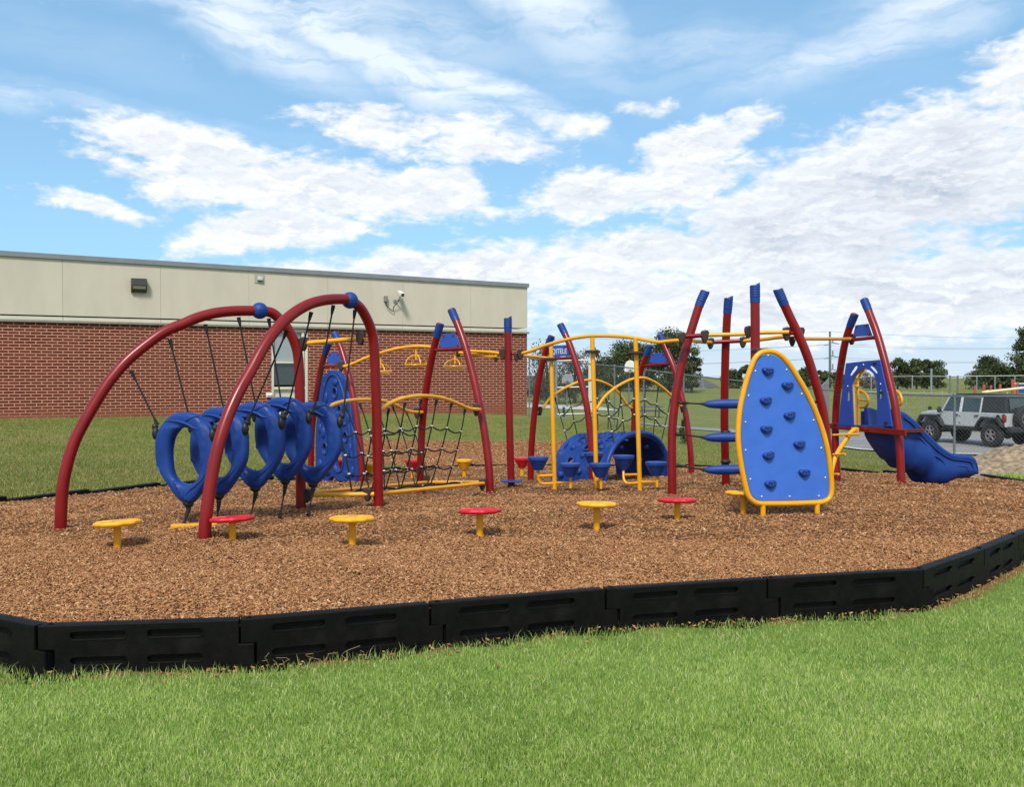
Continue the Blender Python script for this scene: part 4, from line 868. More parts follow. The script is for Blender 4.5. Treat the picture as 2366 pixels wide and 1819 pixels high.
# ---- V shaped rope net bridge
nb = thing('net_bridge', 'low V shaped black rope net bridge between bowed yellow rails', 'rope bridge', (-1.4, 12.6, .15))
def ipath(S, D0, D1): return smooth_path(onD(S, D0, D1), 8)
fr = onD(T(Z2, [(830, 808), (845, 800), (900, 764), (980, 735), (1080, 722), (1180, 729), (1260, 750), (1330, 780), (1380, 800), (1440, 804)]), 11.3, 13.55)
bk = onD(T(Z2, [(352, 850), (440, 822), (520, 790), (580, 765), (650, 751), (750, 745), (850, 753), (920, 773), (980, 805), (1020, 819), (1090, 822)]), 11.3, 14.85)
bar(nb, fr, .027, 'top_rail'); bar(nb, bk, .027, 'top_rail'); clamp_on(nb, fr[-1] - X_ * .05, X_, 1.1); clamp_on(nb, bk[-1] - X_ * .08, X_, 1.1)
fl_ = [at(Z2(800, 1318), 11.25), at(Z2(1470, 1252), 13.5)]; bl_ = [at(Z2(395, 1312), 11.35), at(A3(880, 1338), 14.8)]
bar(nb, fl_, .026, 'bottom_rail'); bar(nb, bl_, .026, 'bottom_rail'); bar(nb, [at(A3(880, 1338), 14.85), at(A3(1540, 1338), 13.65)], .026, 'end_rail')
clamp_on(nb, at(A3(1548, 1362), 13.5), X_, 1.05); clamp_on(nb, at(A3(870, 1310), 14.8), X_, 1.0)
def net(parent, tops, bots, rows, sag=.05, bow=Vector((0, 0, 0)), knots=True, name='rope_net', fray=None, rr=.0105):
    mb = MB(); nodes = []
    for a, b in zip(tops, bots):
        P = [a.lerp(b, k / 10) + bow * math.sin(math.pi * k / 10) for k in range(11)]; tube(mb, P, rr, 6)
        d = (b - a).normalized(); tube(mb, [a, a + d * .05, a + d * .10], [.021, .019, .010], 8)
        nodes.append([a.lerp(b, f) + bow * math.sin(math.pi * f) for f in rows])
    for j in range(len(rows)):
        for p, q in zip(nodes, nodes[1:]):
            u, v = p[j], q[j]; tube(mb, [u.lerp(v, k / 8) - Zv * (sag * math.sin(math.pi * k / 8)) for k in range(9)], rr, 6)
    if knots:
        for p in nodes:
            for u in p: ball(mb, u, .0165, (1.25, 1, .9), 8, mi=1)
    return mb.build(name, [M['rope'], M['white']], parent)
ftop = onD(T(A3, [(235, 480), (412, 445), (610, 366), (805, 328), (993, 333), (1175, 372), (1340, 443)]), 11.7, 13.4)
fbot = onD(T(A3, [(190, 1440), (365, 1425), (560, 1405), (730, 1387), (915, 1367), (1115, 1345), (1125, 1345)]), 11.6, 13.6)
fbot[-1] = at(A3(1115, 1350), 13.7); fbot[-2] = at(A3(918, 1368), 13.4); fbot[-3] = at(A3(735, 1387), 13.1); fbot[-4] = at(A3(560, 1405), 12.8); fbot[-5] = at(A3(372, 1422), 12.4); fbot[-6] = at(A3(200, 1438), 12.0); fbot[-7] = at(A3(60, 1450), 11.7)
net(nb, ftop, fbot, [.30, .55, .77], .045, bow=Vector((.03, -.05, 0)))
btop = onD(T(A2, [(330, 800), (470, 785), (605, 765), (740, 760)]) + T(A3, [(230, 360), (455, 405), (622, 475)]), 11.9, 14.6)
bbot = onD(T(A2, [(530, 1582), (690, 1562), (800, 1560)]) + T(A3, [(360, 1425), (545, 1405), (730, 1387), (895, 1372)]), 11.8, 13.6)
net(nb, btop, bbot, [.33, .58, .80], .045, bow=Vector((.03, .05, 0)))
mb = MB(); mid = onD(T(A3, [(0, 1448), (350, 1422), (900, 1372), (1290, 1345)]), 11.6, 13.95)
for dx in (-.03, .0, .03): tube(mb, [p + Vector((0, dx, .012 * math.sin(i))) for i, p in enumerate(resample(smooth_path(mid, 6), 30))], .011, 6)
for p in resample(smooth_path(mid, 6), 9): ball(mb, p, .018, (1, 1, .8), 8, mi=1)
mb.build('floor_rope', [M['rope'], M['white']], nb)

# ---- dimpled blue climbing panel on the second frame
A_, B_ = FP['f2l'], FP['f2r']; U, N = frame(A_, B_)
cp = thing('dimpled_climbing_panel', 'tall dimpled blue moulded climbing panel with knobs and holes behind the rings', 'climbing panel', (A_ + B_) / 2)
ol = T(A2, [(225, 1505), (215, 1400), (212, 1250), (212, 1080), (222, 920), (240, 750), (258, 620), (278, 512), (305, 508), (325, 480), (350, 465), (378, 460), (408, 470), (435, 490), (462, 525), (490, 530), (497, 600), (520, 690), (540, 800), (552, 950), (572, 1050), (588, 1200), (600, 1505), (520, 1500), (440, 1498), (400, 1470), (370, 1455), (345, 1472), (330, 1505)])
L2 = to2(onp(ol, A_, B_), A_, U); L2 = [(p.x, p.y) for p in smooth_path([Vector((a, b, 0)) for a, b in L2], 3, True)]
def hol(x, y, r, k=1.25):
    c = to2(onp([A2(x, y)], A_, B_), A_, U)[0]; q = r / 4 * 17 / F * 1.7; return [(c[0] + q * .8 * math.cos(a), c[1] + q * k * .8 * math.sin(a)) for a in np.linspace(0, 2 * math.pi, 21)[:-1]]
HL = [(398, 672, 26), (495, 1080, 26), (305, 1185, 28), (430, 1300, 55), (330, 870, 26), (440, 830, 24)]
mb = MB(); plate(mb, [L2] + [hol(*h) for h in HL], .10, uv_frame(A_, U, N, .0), bev=.03)
for x, y, r, sx, sz in ((400, 575, 32, 1, .9), (318, 720, 28, .7, 1.5), (470, 1175, 26, 1, .8), (520, 910, 26, .8, 1.6), (260, 1000, 26, .8, 1.4), (290, 1040, 30, .9, 1.4), (540, 1190, 30, .7, 1.5), (470, 740, 22, 1.4, .7), (330, 1400, 34, 1.2, .8), (520, 1420, 34, 1.3, .8), (260, 1330, 30, 1, 1.2), (300, 610, 20, .8, 1.3), (480, 960, 22, 1.2, .8), (380, 940, 24, 1, 1.1), (560, 1400, 24, .8, 1.6), (370, 780, 40, 1.3, .35)):
    c = pl(A2(x, y), A_, B_) + N * .05; q = r / 4 * 17 / F * 1.35; ball(mb, (0, 0, 0), q, (sx, .5, sz), 14, rot=Matrix.Rotation(math.atan2(U.y, U.x), 3, 'Z')); 
    nv = len(mb.v) - (14 * 6 + 2); mb.v[nv:] = [(v[0] + c.x, v[1] + c.y, v[2] + c.z) for v in mb.v[nv:]]
for h in HL:
    P = [Vector((A_.x, A_.y, 0)) + U * a + Zv * b + N * .052 for a, b in hol(h[0], h[1], h[2] * 1.12)]; tube(mb, P, .018, 8, closed=True)
ridge = onp(T(A2, [(250, 1100), (268, 850), (300, 640), (340, 530), (378, 505), (420, 530), (465, 640), (500, 800), (530, 1000), (555, 1300)]), A_, B_); tube(mb, [p + N * .045 for p in smooth_path(ridge, 5)], .028, 10)
mb.build('panel', M['blue'], cp, ang=50)
mb = MB()
for x, y in ((270, 585), (215, 1055), (505, 600), (590, 1000)): c = pl(A2(x, y), A_, B_); tube(mb, [c - U * .05, c + U * .05], .014, 8); mb.cut()
mb.build_each('fixing_pin', M['black'], cp)

# ---- arched crawler (blue dimpled tunnel)
N1, N2, Wd = Vector((1.60, 15.8, 0)), Vector((2.95, 17.35, 0)), Vector((-.84, 1.02, 0)); SPAN = N2 - N1
dc = thing('arched_crawler', 'blue dimpled arched crawler with round holes, under the rope nets', 'crawler', (2.0, 17.1, 0)); HH = .83
def dpos(s, t, lift=0.0):
    th = math.pi * (1 - s); c_, s_ = math.cos(th), math.sin(th); b = N1 + SPAN * (.5 + .5 * math.copysign(abs(c_) ** .82, c_)) + Wd * t; g = mz(b.x, b.y) - .06
    ra = .5 * SPAN.length; nrm = (SPAN.normalized() * (c_ / ra) + Zv * (s_ / HH)).normalized(); return Vector((b.x, b.y, g + (HH + .06) * abs(s_) ** .9)) + nrm * lift
ns, nt = 120, 44; holes = [(.13, .28, .085), (.15, .72, .075), (.26, .50, .085), (.36, .22, .08), (.37, .78, .08), (.50, .25, .075), (.50, .76, .075), (.63, .50, .07), (.74, .25, .07), (.74, .75, .07), (.86, .5, .07)]; AL = 3.15; WL = Wd.length
P2 = np.array([[(i / ns, j / nt) for j in range(nt + 1)] for i in range(ns + 1)]); q2 = P2.copy()
def inh(s, t, k=1.0):
    for h in holes:
        d = math.hypot((s - h[0]) * AL, (t - h[1]) * WL)
        if d < h[2] * k: return h
    return None
F_ = []
for i in range(ns):
    for j in range(nt):
        if not inh((i + .5) / ns, (j + .5) / nt): F_.append((i, j))
edge_ = set(); cnt = {}
for i, j in F_:
    for a in ((i, j), (i + 1, j), (i + 1, j + 1), (i, j + 1)): cnt[a] = cnt.get(a, 0) + 1
for (i, j), c_ in cnt.items():
    if c_ < 4 and 0 < i < ns and 0 < j < nt:
        h = inh(i / ns, j / nt, 1.5)
        if h:
            dx, dy = (i / ns - h[0]) * AL, (j / nt - h[1]) * WL; L = math.hypot(dx, dy); q2[i, j] = (h[0] + dx / L * h[2] / AL, h[1] + dy / L * h[2] / WL)
top = {}; V = []; fc = []
def idx(i, j, side):
    k = (i, j, side)
    if k not in top:
        s, t = q2[i, j]; lip = .035 * math.exp(-((min(t, 1 - t)) * WL / .07) ** 2) + .012 * math.sin(s * 40) * math.exp(-((min(t, 1 - t)) * WL / .08) ** 2)
        wv = .030 * math.sin(s * AL * 8) * math.sin(t * WL * 8 + 1) + .014 * math.sin(s * AL * 17 + t * 9); top[k] = len(V); V.append(dpos(s, t, (lip + wv) if side == 0 else -.05))
    return top[k]
es = {}
for i, j in F_:
    c4 = [(i, j), (i + 1, j), (i + 1, j + 1), (i, j + 1)]; fc.append([idx(*c, 0) for c in c4]); fc.append([idx(*c, 1) for c in c4][::-1])
    for a, b in zip(c4, c4[1:] + c4[:1]): es.setdefault(frozenset((a, b)), []).append((a, b))
for k, l in es.items():
    if len(l) == 1: a, b = l[0]; fc.append([idx(*a, 0), idx(*b, 0), idx(*b, 1), idx(*a, 1)])
mb = MB(); mb.add(V, fc)
for h in holes:
    tube(mb, [dpos(h[0] + math.cos(a) * h[2] * 1.12 / AL, h[1] + math.sin(a) * h[2] * 1.12 / WL, .012) for a in np.linspace(0, 2 * math.pi, 25)[:-1]], .020, 8, closed=True)
for s, t in ((.19, .50), (.25, .22), (.26, .78), (.08, .5), (.37, .50), (.31, .36), (.31, .64), (.44, .35), (.44, .68), (.47, .50), (.56, .50), (.62, .22), (.62, .8), (.74, .5), (.84, .2), (.84, .8), (.06, .15), (.06, .86), (.43, .10), (.43, .9), (.56, .12), (.57, .88)):
    c = dpos(s, t, .0); n_ = (dpos(s, t, .1) - c).normalized(); tube(mb, [c, c + n_ * .045, c + n_ * .06], [.066, .058, .045], 14)
for t in (.0, 1.0):
    tube(mb, [dpos(s, t, .012) for s in np.linspace(0, 1, 60)], [.043 + .006 * (k % 6 == 0) for k in range(60)], 10)
mb.build('shell', M['blue'], dc, ang=50)
def arch_net(label, A_, B_, Sarch, cr, tops, bots, planeB, rows, clamps):
    t = thing('arched_rope_net', label, 'rope net', ((A_.x + B_.x) / 2, (A_.y + B_.y) / 2, 0), 'rope nets hung from arched yellow rails')
    bar(t, onp(T(cr, Sarch), A_, B_), .026, 'rail'); U, N = frame(A_, B_)
    for c in clamps: clamp_on(t, pl(cr(*c), A_, B_), U, 1.0)
    net(t, onp(T(cr, tops), A_, B_), onp(T(cr, bots), *planeB), rows, .05)
    return t
arch_net('nearer arched yellow rail with black net, right above the crawler', FP['f3r'], FP['f4r'], [(760, 855), (800, 822), (860, 735), (930, 672), (1000, 627), (1080, 592), (1170, 583), (1250, 615), (1320, 664), (1390, 730), (1440, 790), (1490, 808)], Z3,
         [(875, 748), (980, 652), (1085, 600), (1180, 610), (1280, 652), (1378, 745)], [(942, 1130), (1020, 1052), (1100, 1008), (1170, 1002), (1240, 1028), (1305, 1075)], (N1, N2), [.36, .66], [(1472, 815)])
arch_net('farther arched yellow rail with black net, left behind the crawler', FP['f3l'], FP['f4l'], [(340, 850), (375, 828), (440, 742), (520, 682), (600, 640), (690, 606), (780, 600), (860, 620), (940, 666), (1000, 735), (1045, 800), (1095, 822)], Z3,
         [(478, 735), (576, 662), (690, 612), (802, 610), (898, 650), (990, 735)], [(590, 1128), (656, 1056), (732, 1022), (812, 990), (890, 980), (955, 985)], (N1 + Wd, N2 + Wd), [.36, .66], [(358, 838), (1088, 828)])
ft = MB()
for s, t_ in (( .02, .15), (.98, .85), (.98, .15)): 
    p = dpos(s, t_); tube(ft, [p + Zv * .12, p - Zv * .3], .04, 12); ft.cut()
ft.build_each('foot', M['yellow'], dc)

# ---- pod steps on yellow poles
def pod(parent, c, r=.155, h=.20, m_='blue', name='pod'):
    mb = MB(); prof = [(r * .38, 0), (r * .42, .002), (r * .93, h * .76), (r * 1.0, h * .80), (r * 1.0, h * .98), (r * .96, h), (r * .5, h + .001)]
    lathe(mb, prof, c, 16); return mb.build(name, M[m_], parent, ang=25)
def pole_thing(label, top, base, D, pods, arms, disc):
    b = at(base, D); tp = at(top, D); t = thing('pod_pole', label, 'pod steps', (b.x, b.y, mz(b.x, b.y)), 'yellow poles carrying blue pod steps')
    bar(t, [Vector((b.x, b.y, b.z - .25)), tp], .033, 'pole')
    for c in disc:
        q = at(c, D); mb = MB(); tube(mb, [q - Zv * .022, q - Zv * .012, q + Zv * .012, q + Zv * .022], [.085, .115, .115, .085], 18); mb.build('clamp', M['clamp'], t)
    for (x, y), dD in pods: pod(t, at(Z3(x, y), D + dD))
    for a, dD in arms: bar(t, onD(T(Z3, a), D + dD[0], D + dD[1]), .019, 'arm')
    return t
pole_thing('yellow pole with two blue pods, left of the crawler', Z3(447, 338), Z3(480, 1462), 13.85, [((348, 1300), -.05), ((597, 1352), -.35)],
           [([(350, 1300), (350, 1350), (354, 1382), (380, 1404), (470, 1402)], (-.05, 0)), ([(355, 1345), (470, 1340)], (-.05, 0)), ([(485, 1400), (600, 1398)], (0, -.3)), ([(600, 1350), (600, 1440)], (-.32, -.32))], [Z3(450, 437)])
pole_thing('yellow pole with two blue pods, in front of the crawler', Z3(768, 268), Z3(806, 1448), 13.7, [((778, 1265), .45), ((830, 1355), -.45)],
           [([(778, 1265), (782, 1340), (800, 1392)], (.45, 0)), ([(806, 1380), (835, 1384)], (0, -.42)), ([(835, 1350), (836, 1445)], (-.45, -.45))], [Z3(770, 379)])
pole_thing('yellow pole with two blue pods, right of the crawler', Z3(1104, 276), Z3(1141, 1455), 13.4, [((1012, 1290), .2), ((1262, 1344), -.2)],
           [([(1010, 1290), (1010, 1345), (1016, 1378), (1042, 1402), (1130, 1398)], (.2, 0)), ([(1018, 1336), (1130, 1334)], (.2, 0)), ([(1145, 1392), (1270, 1390)], (0, -.2)), ([(1270, 1345), (1270, 1430)], (-.2, -.2))], [Z3(1106, 389)])
# low coloured pods along the far side
for (x, y, D, m_, lb, lift) in ((A3(1325, 1185) + (19.0, 'yelplastic', 'yellow pod step right of the rope bridge posts', 0)), (A3(700, 1190) + (18.9, 'redplastic', 'red pod step seen through the rope bridge', 0)), (A3(165, 1236) + (17.6, 'yelplastic', 'yellow pod step beside the dimpled climbing panel', 0)),
                                (Z3(222, 1281) + (19.0, 'redplastic', 'red pod step left of the lettered post pair', 0)), (A2(400, 1385) + (18.6, 'redplastic', 'red pod step glimpsed through a hole of the dimpled panel', 0))):
    b = at((x, y), D); g = mz(b.x, b.y); b.z = max(b.z, g + .03); t = thing('pod_step', lb, 'pod step', (b.x, b.y, g), 'low pod steps along the far side of the bed')
    pod(t, b, .165, .21, m_, 'seat'); mb = MB(); tube(mb, [Vector((b.x, b.y, g - .2)), b + Zv * .03], .04, 12); mb.build('stem', M['yellow'], t)

# ---- stool steps in the foreground
def stool(label, base, topS, m_, tilt):
    b = hit(base); D = b.y; g = mz(b.x, b.y); h = at(topS, D).z - g; t = thing('stool_step', label, 'stool step', (b.x, b.y, g), 'round scalloped stool steps in the foreground')
    mb = MB(); tube(mb, [b - Zv * .25, b + Zv * (h - .02)], .034, 18); mb.build('stem', M['yellow'], t)
    ph = rng.uniform(0, 6); fn = lambda a, r, z: 1 + .035 * math.cos(9 * a + ph) * (r > .1)
    mb = MB(); lathe(mb, [(.05, -.038), (.06, -.034), (.175, -.028), (.200, -.022), (.208, -.008), (.208, .006), (.200, .015), (.188, .018), (.176, .013), (.13, .014), (.125, .018), (.05, .018)], (0, 0, 0), 72, fn=fn)
    for k in range(9):
        a = 2 * math.pi * k / 9 - ph / 9 + .35; tube(mb, [Vector((math.cos(a) * r_, math.sin(a) * r_, .017)) for r_ in (.06, .12, .185)], .005, 6)
    Rm = Matrix.Rotation(R(tilt[0] * .5 - 4.5), 3, 'X') @ Matrix.Rotation(R(tilt[1]), 3, 'Y'); mb.v = [tuple(Rm @ Vector(v) + Vector((b.x, b.y, g + h))) for v in mb.v]; mb.build('seat', M[m_], t, ang=50)
    return b
stool('yellow stool step leftmost in the foreground', Z1(713, 1640), Z1(711, 1492), 'yelplastic', (2, -3)); stool('red stool step beside the foot of the nearer red arch', Z1(1410, 1608), Z1(1402, 1466), 'redplastic', (1, -3))
stool('yellow stool step below the rearmost blue rings', Z2(667, 1632), Z2(655, 1466), 'yelplastic', (2, 0)); stool('red stool step below the end of the rope bridge', Z2(1440, 1578), Z2(1435, 1418), 'redplastic', (1, -1))
stool('yellow stool step in front of the blue pods', (1378.6, 1224), Z3(800, 1563), 'yelplastic', (2, 1)); stool('red stool step before the curved post left of the climbing panel', (1565, 1204), Z3(1422, 1531), 'redplastic', (1, 0))
stool('yellow stool step touching the lower left corner of the climbing panel', (1717.5, 1186), Z4(661, 1452), 'yelplastic', (1, -1))

# ---- climbing panel with hand holds
QA, QB = hit(A6(332, 1568)), hit(A6(833, 1552)); U, N = frame(QA, QB)
cw = thing('climbing_panel', 'bright blue rounded climbing panel with nine holds in a yellow tube frame', 'climbing panel', (QA + QB) / 2)
oc = T(A6, [(300, 1456), (400, 1458), (600, 1456), (780, 1450), (870, 1444), (930, 1420), (960, 1372), (966, 1280), (955, 1150), (935, 1000), (905, 860), (860, 715), (803, 570), (735, 430), (660, 300), (585, 185), (520, 108), (450, 62), (380, 48), (312, 62), (260, 112), (222, 195), (180, 320), (146, 450), (120, 580), (106, 720), (103, 850), (112, 970), (128, 1080), (148, 1190), (172, 1300), (196, 1380), (240, 1432)])
P = onp(oc, QA, QB); Q = smooth_path(P, 5, True); mb = MB(); tube(mb, Q, .0315, 16, closed=True); mb.build('frame', M['yellow'], cw)
L2 = to2(Q, QA, U); cxx = sum(a for a, b in L2) / len(L2); czz = sum(b for a, b in L2) / len(L2)
ins = []
for k in range(len(L2)):
    a, b, c = Vector((*L2[k - 1], 0)), Vector((*L2[k], 0)), Vector((*L2[(k + 1) % len(L2)], 0)); t_ = (c - a).normalized(); n_ = Vector((-t_.y, t_.x, 0))
    if n_.dot(Vector((cxx, czz, 0)) - b) < 0: n_ = -n_
    q = b + n_ * .036; ins.append((q.x, q.y))
mb = MB(); plate(mb, [ins], .02, uv_frame(QA, U, N, -.004), bev=.003); sh_ = mb.build('sheet', M['bluepanel'], cw, smooth=False)
mb = MB()
for p in T(A6, [(376, 88), (258, 230), (547, 218), (196, 457), (687, 441), (167, 702), (796, 685), (168, 961), (867, 941), (212, 1229), (903, 1215), (317, 1390), (575, 1390), (845, 1385)]): ball(mb, pl(p, QA, QB) + N * .008, .0115, (1, 1, 1), 8); mb.cut()
mb.build_each('bolt_head', M['bolt'], cw)
def hold():
    mb = MB(); n = 28; V = []; F_ = []
    rad = lambda a: .060 * (1 + .10 * math.cos(2 * a) + .16 * math.cos(3 * a - math.pi / 2) )
    lv = [(1.0, 0), (1.03, .010), (.97, .026), (.80, .040), (.55, .046), (.25, .045)]
    for f, h in lv:
        for i in range(n): a = 2 * math.pi * i / n; V.append((f * rad(a) * math.cos(a) * 1.05, -h, f * rad(a) * math.sin(a) * .80))
    for j in range(len(lv) - 1):
        for i in range(n): F_.append((j * n + i, j * n + (i + 1) % n, (j + 1) * n + (i + 1) % n, (j + 1) * n + i))
    F_.append(tuple((len(lv) - 1) * n + i for i in range(n))); mb.add(V, F_)
    for x in (-.030, .0, .032): ball(mb, (x, -.044, .020 - (.006 if x == 0 else 0)), .012, (1, .6, 1), 8, mi=1)
    tube(mb, [(-.05, -.040, .0), (-.02, -.046, -.012), (.02, -.046, -.010), (.05, -.040, .006)], .006, 6); return mb
hm = hold().build('hand_hold', [M['blue'], M['black']], cw, local=True)
for k, (x, y) in enumerate([(370, 232), (552, 366), (352, 506), (572, 642), (357, 770), (662, 910), (377, 1012), (707, 1172), (395, 1276)]):
    o = hm if k == 0 else hm.copy()
    if k: C.objects.link(o)
    o.location = pl(A6(x, y), QA, QB) + N * .008 - LOC[cw.name]; o.rotation_euler = (0, R(-(k * 37 % 16) + 4), math.atan2(U.y, U.x))
for x, y in ((332, 1455), (833, 1450)):
    p = pl(A6(x, y), QA, QB); mb = MB(); tube(mb, [p, p - Zv * (p.z - mz(p.x, p.y) + .2)], .030, 16); mb.build('leg', M['yellow'], cw)
p = pl(A6(320, 40), QA, QB) + Vector((0, .08, 0)); mb = MB(); box(mb, p, (.17, .16, .055), rot=R(10), bev=.02); mb.build('top_clamp', M['clamp'], cw)
p2 = T3P[2]; 

# ---- log steps on ropes between the two leaning posts
for k, (ya, yb, yl, lb) in enumerate(((871, 880, 878, 'top blue log step strung left of the climbing panel'), (1075, 1097, 1094, 'middle blue log step strung left of the climbing panel'), (1277, 1307, 1301, 'lowest blue log step strung left of the climbing panel'))):
    a = at(Z4((262, 242, 236)[k], ya), 12.45); b = at(Z4(408, yb), 12.42); e = at(Z4(930, yl - 4), 12.3); f = at(Z4((1160, 1200, 1212)[k], ya - 6), 12.2)
    t = thing('log_step', lb, 'log step', b, 'blue log steps hung on ropes'); mb = MB(); d = (e - b)
    tube(mb, [b + d * q for q in (0, .02, .06, .12, .2, .5, .8, .88, .94, .98, 1)], [.016, .030, .046, .058, .063, .065, .063, .058, .046, .03, .016], 18); mb.build('log', M['blue'], t)
    rope(t, a, b + d * .03, 0, .011); rope(t, e - d * .03, f, 0, .011)
    mb = MB(); ball(mb, b + d * .02, .030, (1.8, 1, .8), 10); mb.cut(); ball(mb, a, .028, (1.2, 1, 1), 10); mb.build_each('end_fitting', M['black'], t)
for y in (1062, 1252):
    c = at(Z4(551, y), 13.62); mb = MB(); ball(mb, c, .07, (1.1, .8, .6), 12); mb.build('rope_boss', M['black'], t2)

# ---- slide tower
A_, B_ = FP['f5l'], FP['f5r']; U, N = frame(A_, B_)
if N.dot(-A_) < 0: N = -N
dk = thing('slide_deck', 'red edged deck of the slide tower', 'deck', ((A_ + B_) / 2))
a, b = pl(A7(70, 965), A_, B_), pl(A7(1002, 940), A_, B_); zc = pl(A7(500, 945), A_, B_).z
for p in (a, b): p.z = zc
mb = MB(); d = (b - a); box(mb, (a + b) / 2 + N * .07, (d.length, .03, .085), rot=math.atan2(d.y, d.x), bev=.004); mb.build('beam', M['red'], dk, smooth=False)
mid = pl(A7(500, 945), A_, B_); mb = MB(); box(mb, mid - N * .26 + Zv * .0, (1.25, .60, .05), rot=math.atan2(U.y, U.x), bev=.004); mb.build('platform', mat('dark_deck', (.09, .015, .018), .7, .2, 20), dk, smooth=False)
mb = MB(); box(mb, mid - N * .58 + Zv * .0, (1.10, .04, .09), rot=math.atan2(U.y, U.x), bev=.004); mb.build('back_beam', M['red'], dk, smooth=False)
dp = thing('doorway_panel', 'blue sheet panel with arched doorway and slotted cut outs on the slide tower', 'panel', mid)
outl = T(A7, [(275, 195), (460, 174), (662, 156), (722, 420), (765, 660), (802, 915), (190, 925), (212, 660), (243, 420)])
arc = T(A7, [(632, 900), (630, 640), (624, 430), (610, 360), (588, 315), (550, 280), (500, 260), (455, 268), (410, 290), (372, 330), (350, 385), (342, 440), (350, 640), (362, 900)])
slots = [T(A7, q) for q in ([(318, 325), (330, 300), (372, 235), (395, 220), (408, 240), (392, 270), (345, 330), (328, 342)], [(545, 232), (570, 228), (600, 250), (630, 290), (635, 308), (620, 315), (595, 290), (560, 255)],
         [(292, 520), (303, 498), (316, 520), (318, 610), (303, 636), (288, 612)], [(655, 500), (667, 478), (680, 500), (680, 590), (666, 612), (653, 590)])]
off = .075
def loop2(S): return to2([pl(s, A_ + N * off, B_ + N * off) for s in S], A_ + N * off, U)
mb = MB(); plate(mb, [loop2(outl), loop2(arc)] + [loop2(s) for s in slots], .02, (Vector((A_.x, A_.y, 0)) + N * off, U, Zv, N), bev=.003); mb.build('sheet', M['bluesheet'], dp, smooth=False)
mb = MB()
for x, y in ((268, 240), (225, 568), (200, 890), (655, 198), (733, 530), (788, 872)): box(mb, pl(A7(x, y), A_, B_) + N * .09, (.06, .04, .04), rot=math.atan2(U.y, U.x), bev=.01); mb.cut()
mb.build_each('fixing_block', M['black'], dp)
mb = MB()
for x, y in ((470, 212), (290, 458), (665, 432)): ball(mb, pl(A7(x, y), A_ + N * (off + .012), B_ + N * (off + .012)), .011, (1, 1, 1), 8); mb.cut()
mb.build_each('bolt_head', M['bolt'], dp)
rl_ = thing('hand_rail', 'yellow hand rail with loop handles inside the doorway of the slide tower', 'hand rail', mid)
for off_, S_ in ((.02, [(368, 925), (362, 700), (352, 450), (362, 380), (395, 315), (440, 278), (490, 262)]), (-.16, [(418, 925), (412, 700), (405, 430), (412, 370), (438, 310), (470, 275), (500, 262)])):
    bar(rl_, [pl(A7(*q), A_ + N * off_, B_ + N * off_) for q in S_], .022, 'upright')
bar(rl_, [pl(A7(345, 458), A_ + N * .02, B_ + N * .02), pl(A7(410, 460), A_ - N * .16, B_ - N * .16)], .020, 'rung')
def onrear(S_, o_): return [pl(A7(*q), A_ - N * o_, B_ - N * o_) for q in S_]
bar(rl_, onrear([(418, 508), (450, 515), (495, 545), (524, 600), (520, 655), (490, 692), (425, 698)], .2), .021, 'loop_handle'); bar(rl_, onrear([(420, 608), (528, 628)], .2), .018, 'loop_handle')
bar(rl_, onrear([(800, 505), (845, 512), (885, 548), (906, 610), (898, 655), (870, 680), (800, 700)], .2), .021, 'loop_handle'); bar(rl_, onrear([(800, 595), (905, 605)], .2), .018, 'loop_handle'); bar(rl_, onrear([(800, 470), (800, 925)], .2), .022, 'upright')
ld = thing('pole_ladder', 'curved yellow single pole ladder with cross rungs up to the slide deck', 'ladder', hit(A7(100, 1580)))
pp = onD(T(A7, [(400, 955), (372, 952), (330, 985), (290, 1040), (245, 1110), (200, 1175), (160, 1250), (130, 1330), (108, 1420), (100, 1500), (98, 1590)]), 14.45, 13.9)
pp[-1].z = mz(pp[-1].x, pp[-1].y) - .1; bar(ld, pp, .036, 'pole')
mb = MB(); q = at(A7(375, 955), 14.42); box(mb, q, (.17, .03, .07), rot=math.atan2(U.y, U.x), bev=.006); mb.build('mounting_plate', M['yellow'], ld)
for (x0_, x1_, y_, D_) in ((122, 428, 1012, 14.3), (60, 262, 1238, 14.1), (10, 186, 1466, 13.95)):
    bar(ld, [at(A7(x0_, y_ + 4), D_ + .2), at(A7(x1_, y_ - 4), D_ - .2)], .018, 'rung')
# slide
sd = thing('slide', 'dark blue wavy moulded slide running down to the right', 'slide', (6.4, 14.2, .2))
SA = Vector((5.72, 14.0, 0)); SU = Vector((.974, .226, 0)); SB = SA + SU * 2; SN = Vector((-.226, .974, 0)); SW = .62
st = [(505, 925, 1190), (545, 930, 1240), (590, 944, 1296), (620, 958, 1322), (650, 980, 1352), (680, 1005, 1372), (705, 1030, 1378), (735, 1062, 1386), (765, 1094, 1402), (790, 1118, 1418), (812, 1138, 1448), (835, 1160, 1474), (865, 1190, 1485), (900, 1219, 1488), (935, 1243, 1484), (965, 1257, 1478), (1000, 1265, 1462), (1030, 1268, 1450), (1070, 1268, 1446), (1110, 1278, 1444), (1135, 1298, 1440), (1150, 1345, 1425), (1153, 1375, 1400)]
P_u = smooth_path([pl(Z5(x, a), SA, SB) for x, a, b in st], 3); P_l = smooth_path([pl(Z5(x, b), SA, SB) for x, a, b in st], 3); V = []; F_ = []; nn = len(P_u); K = 0
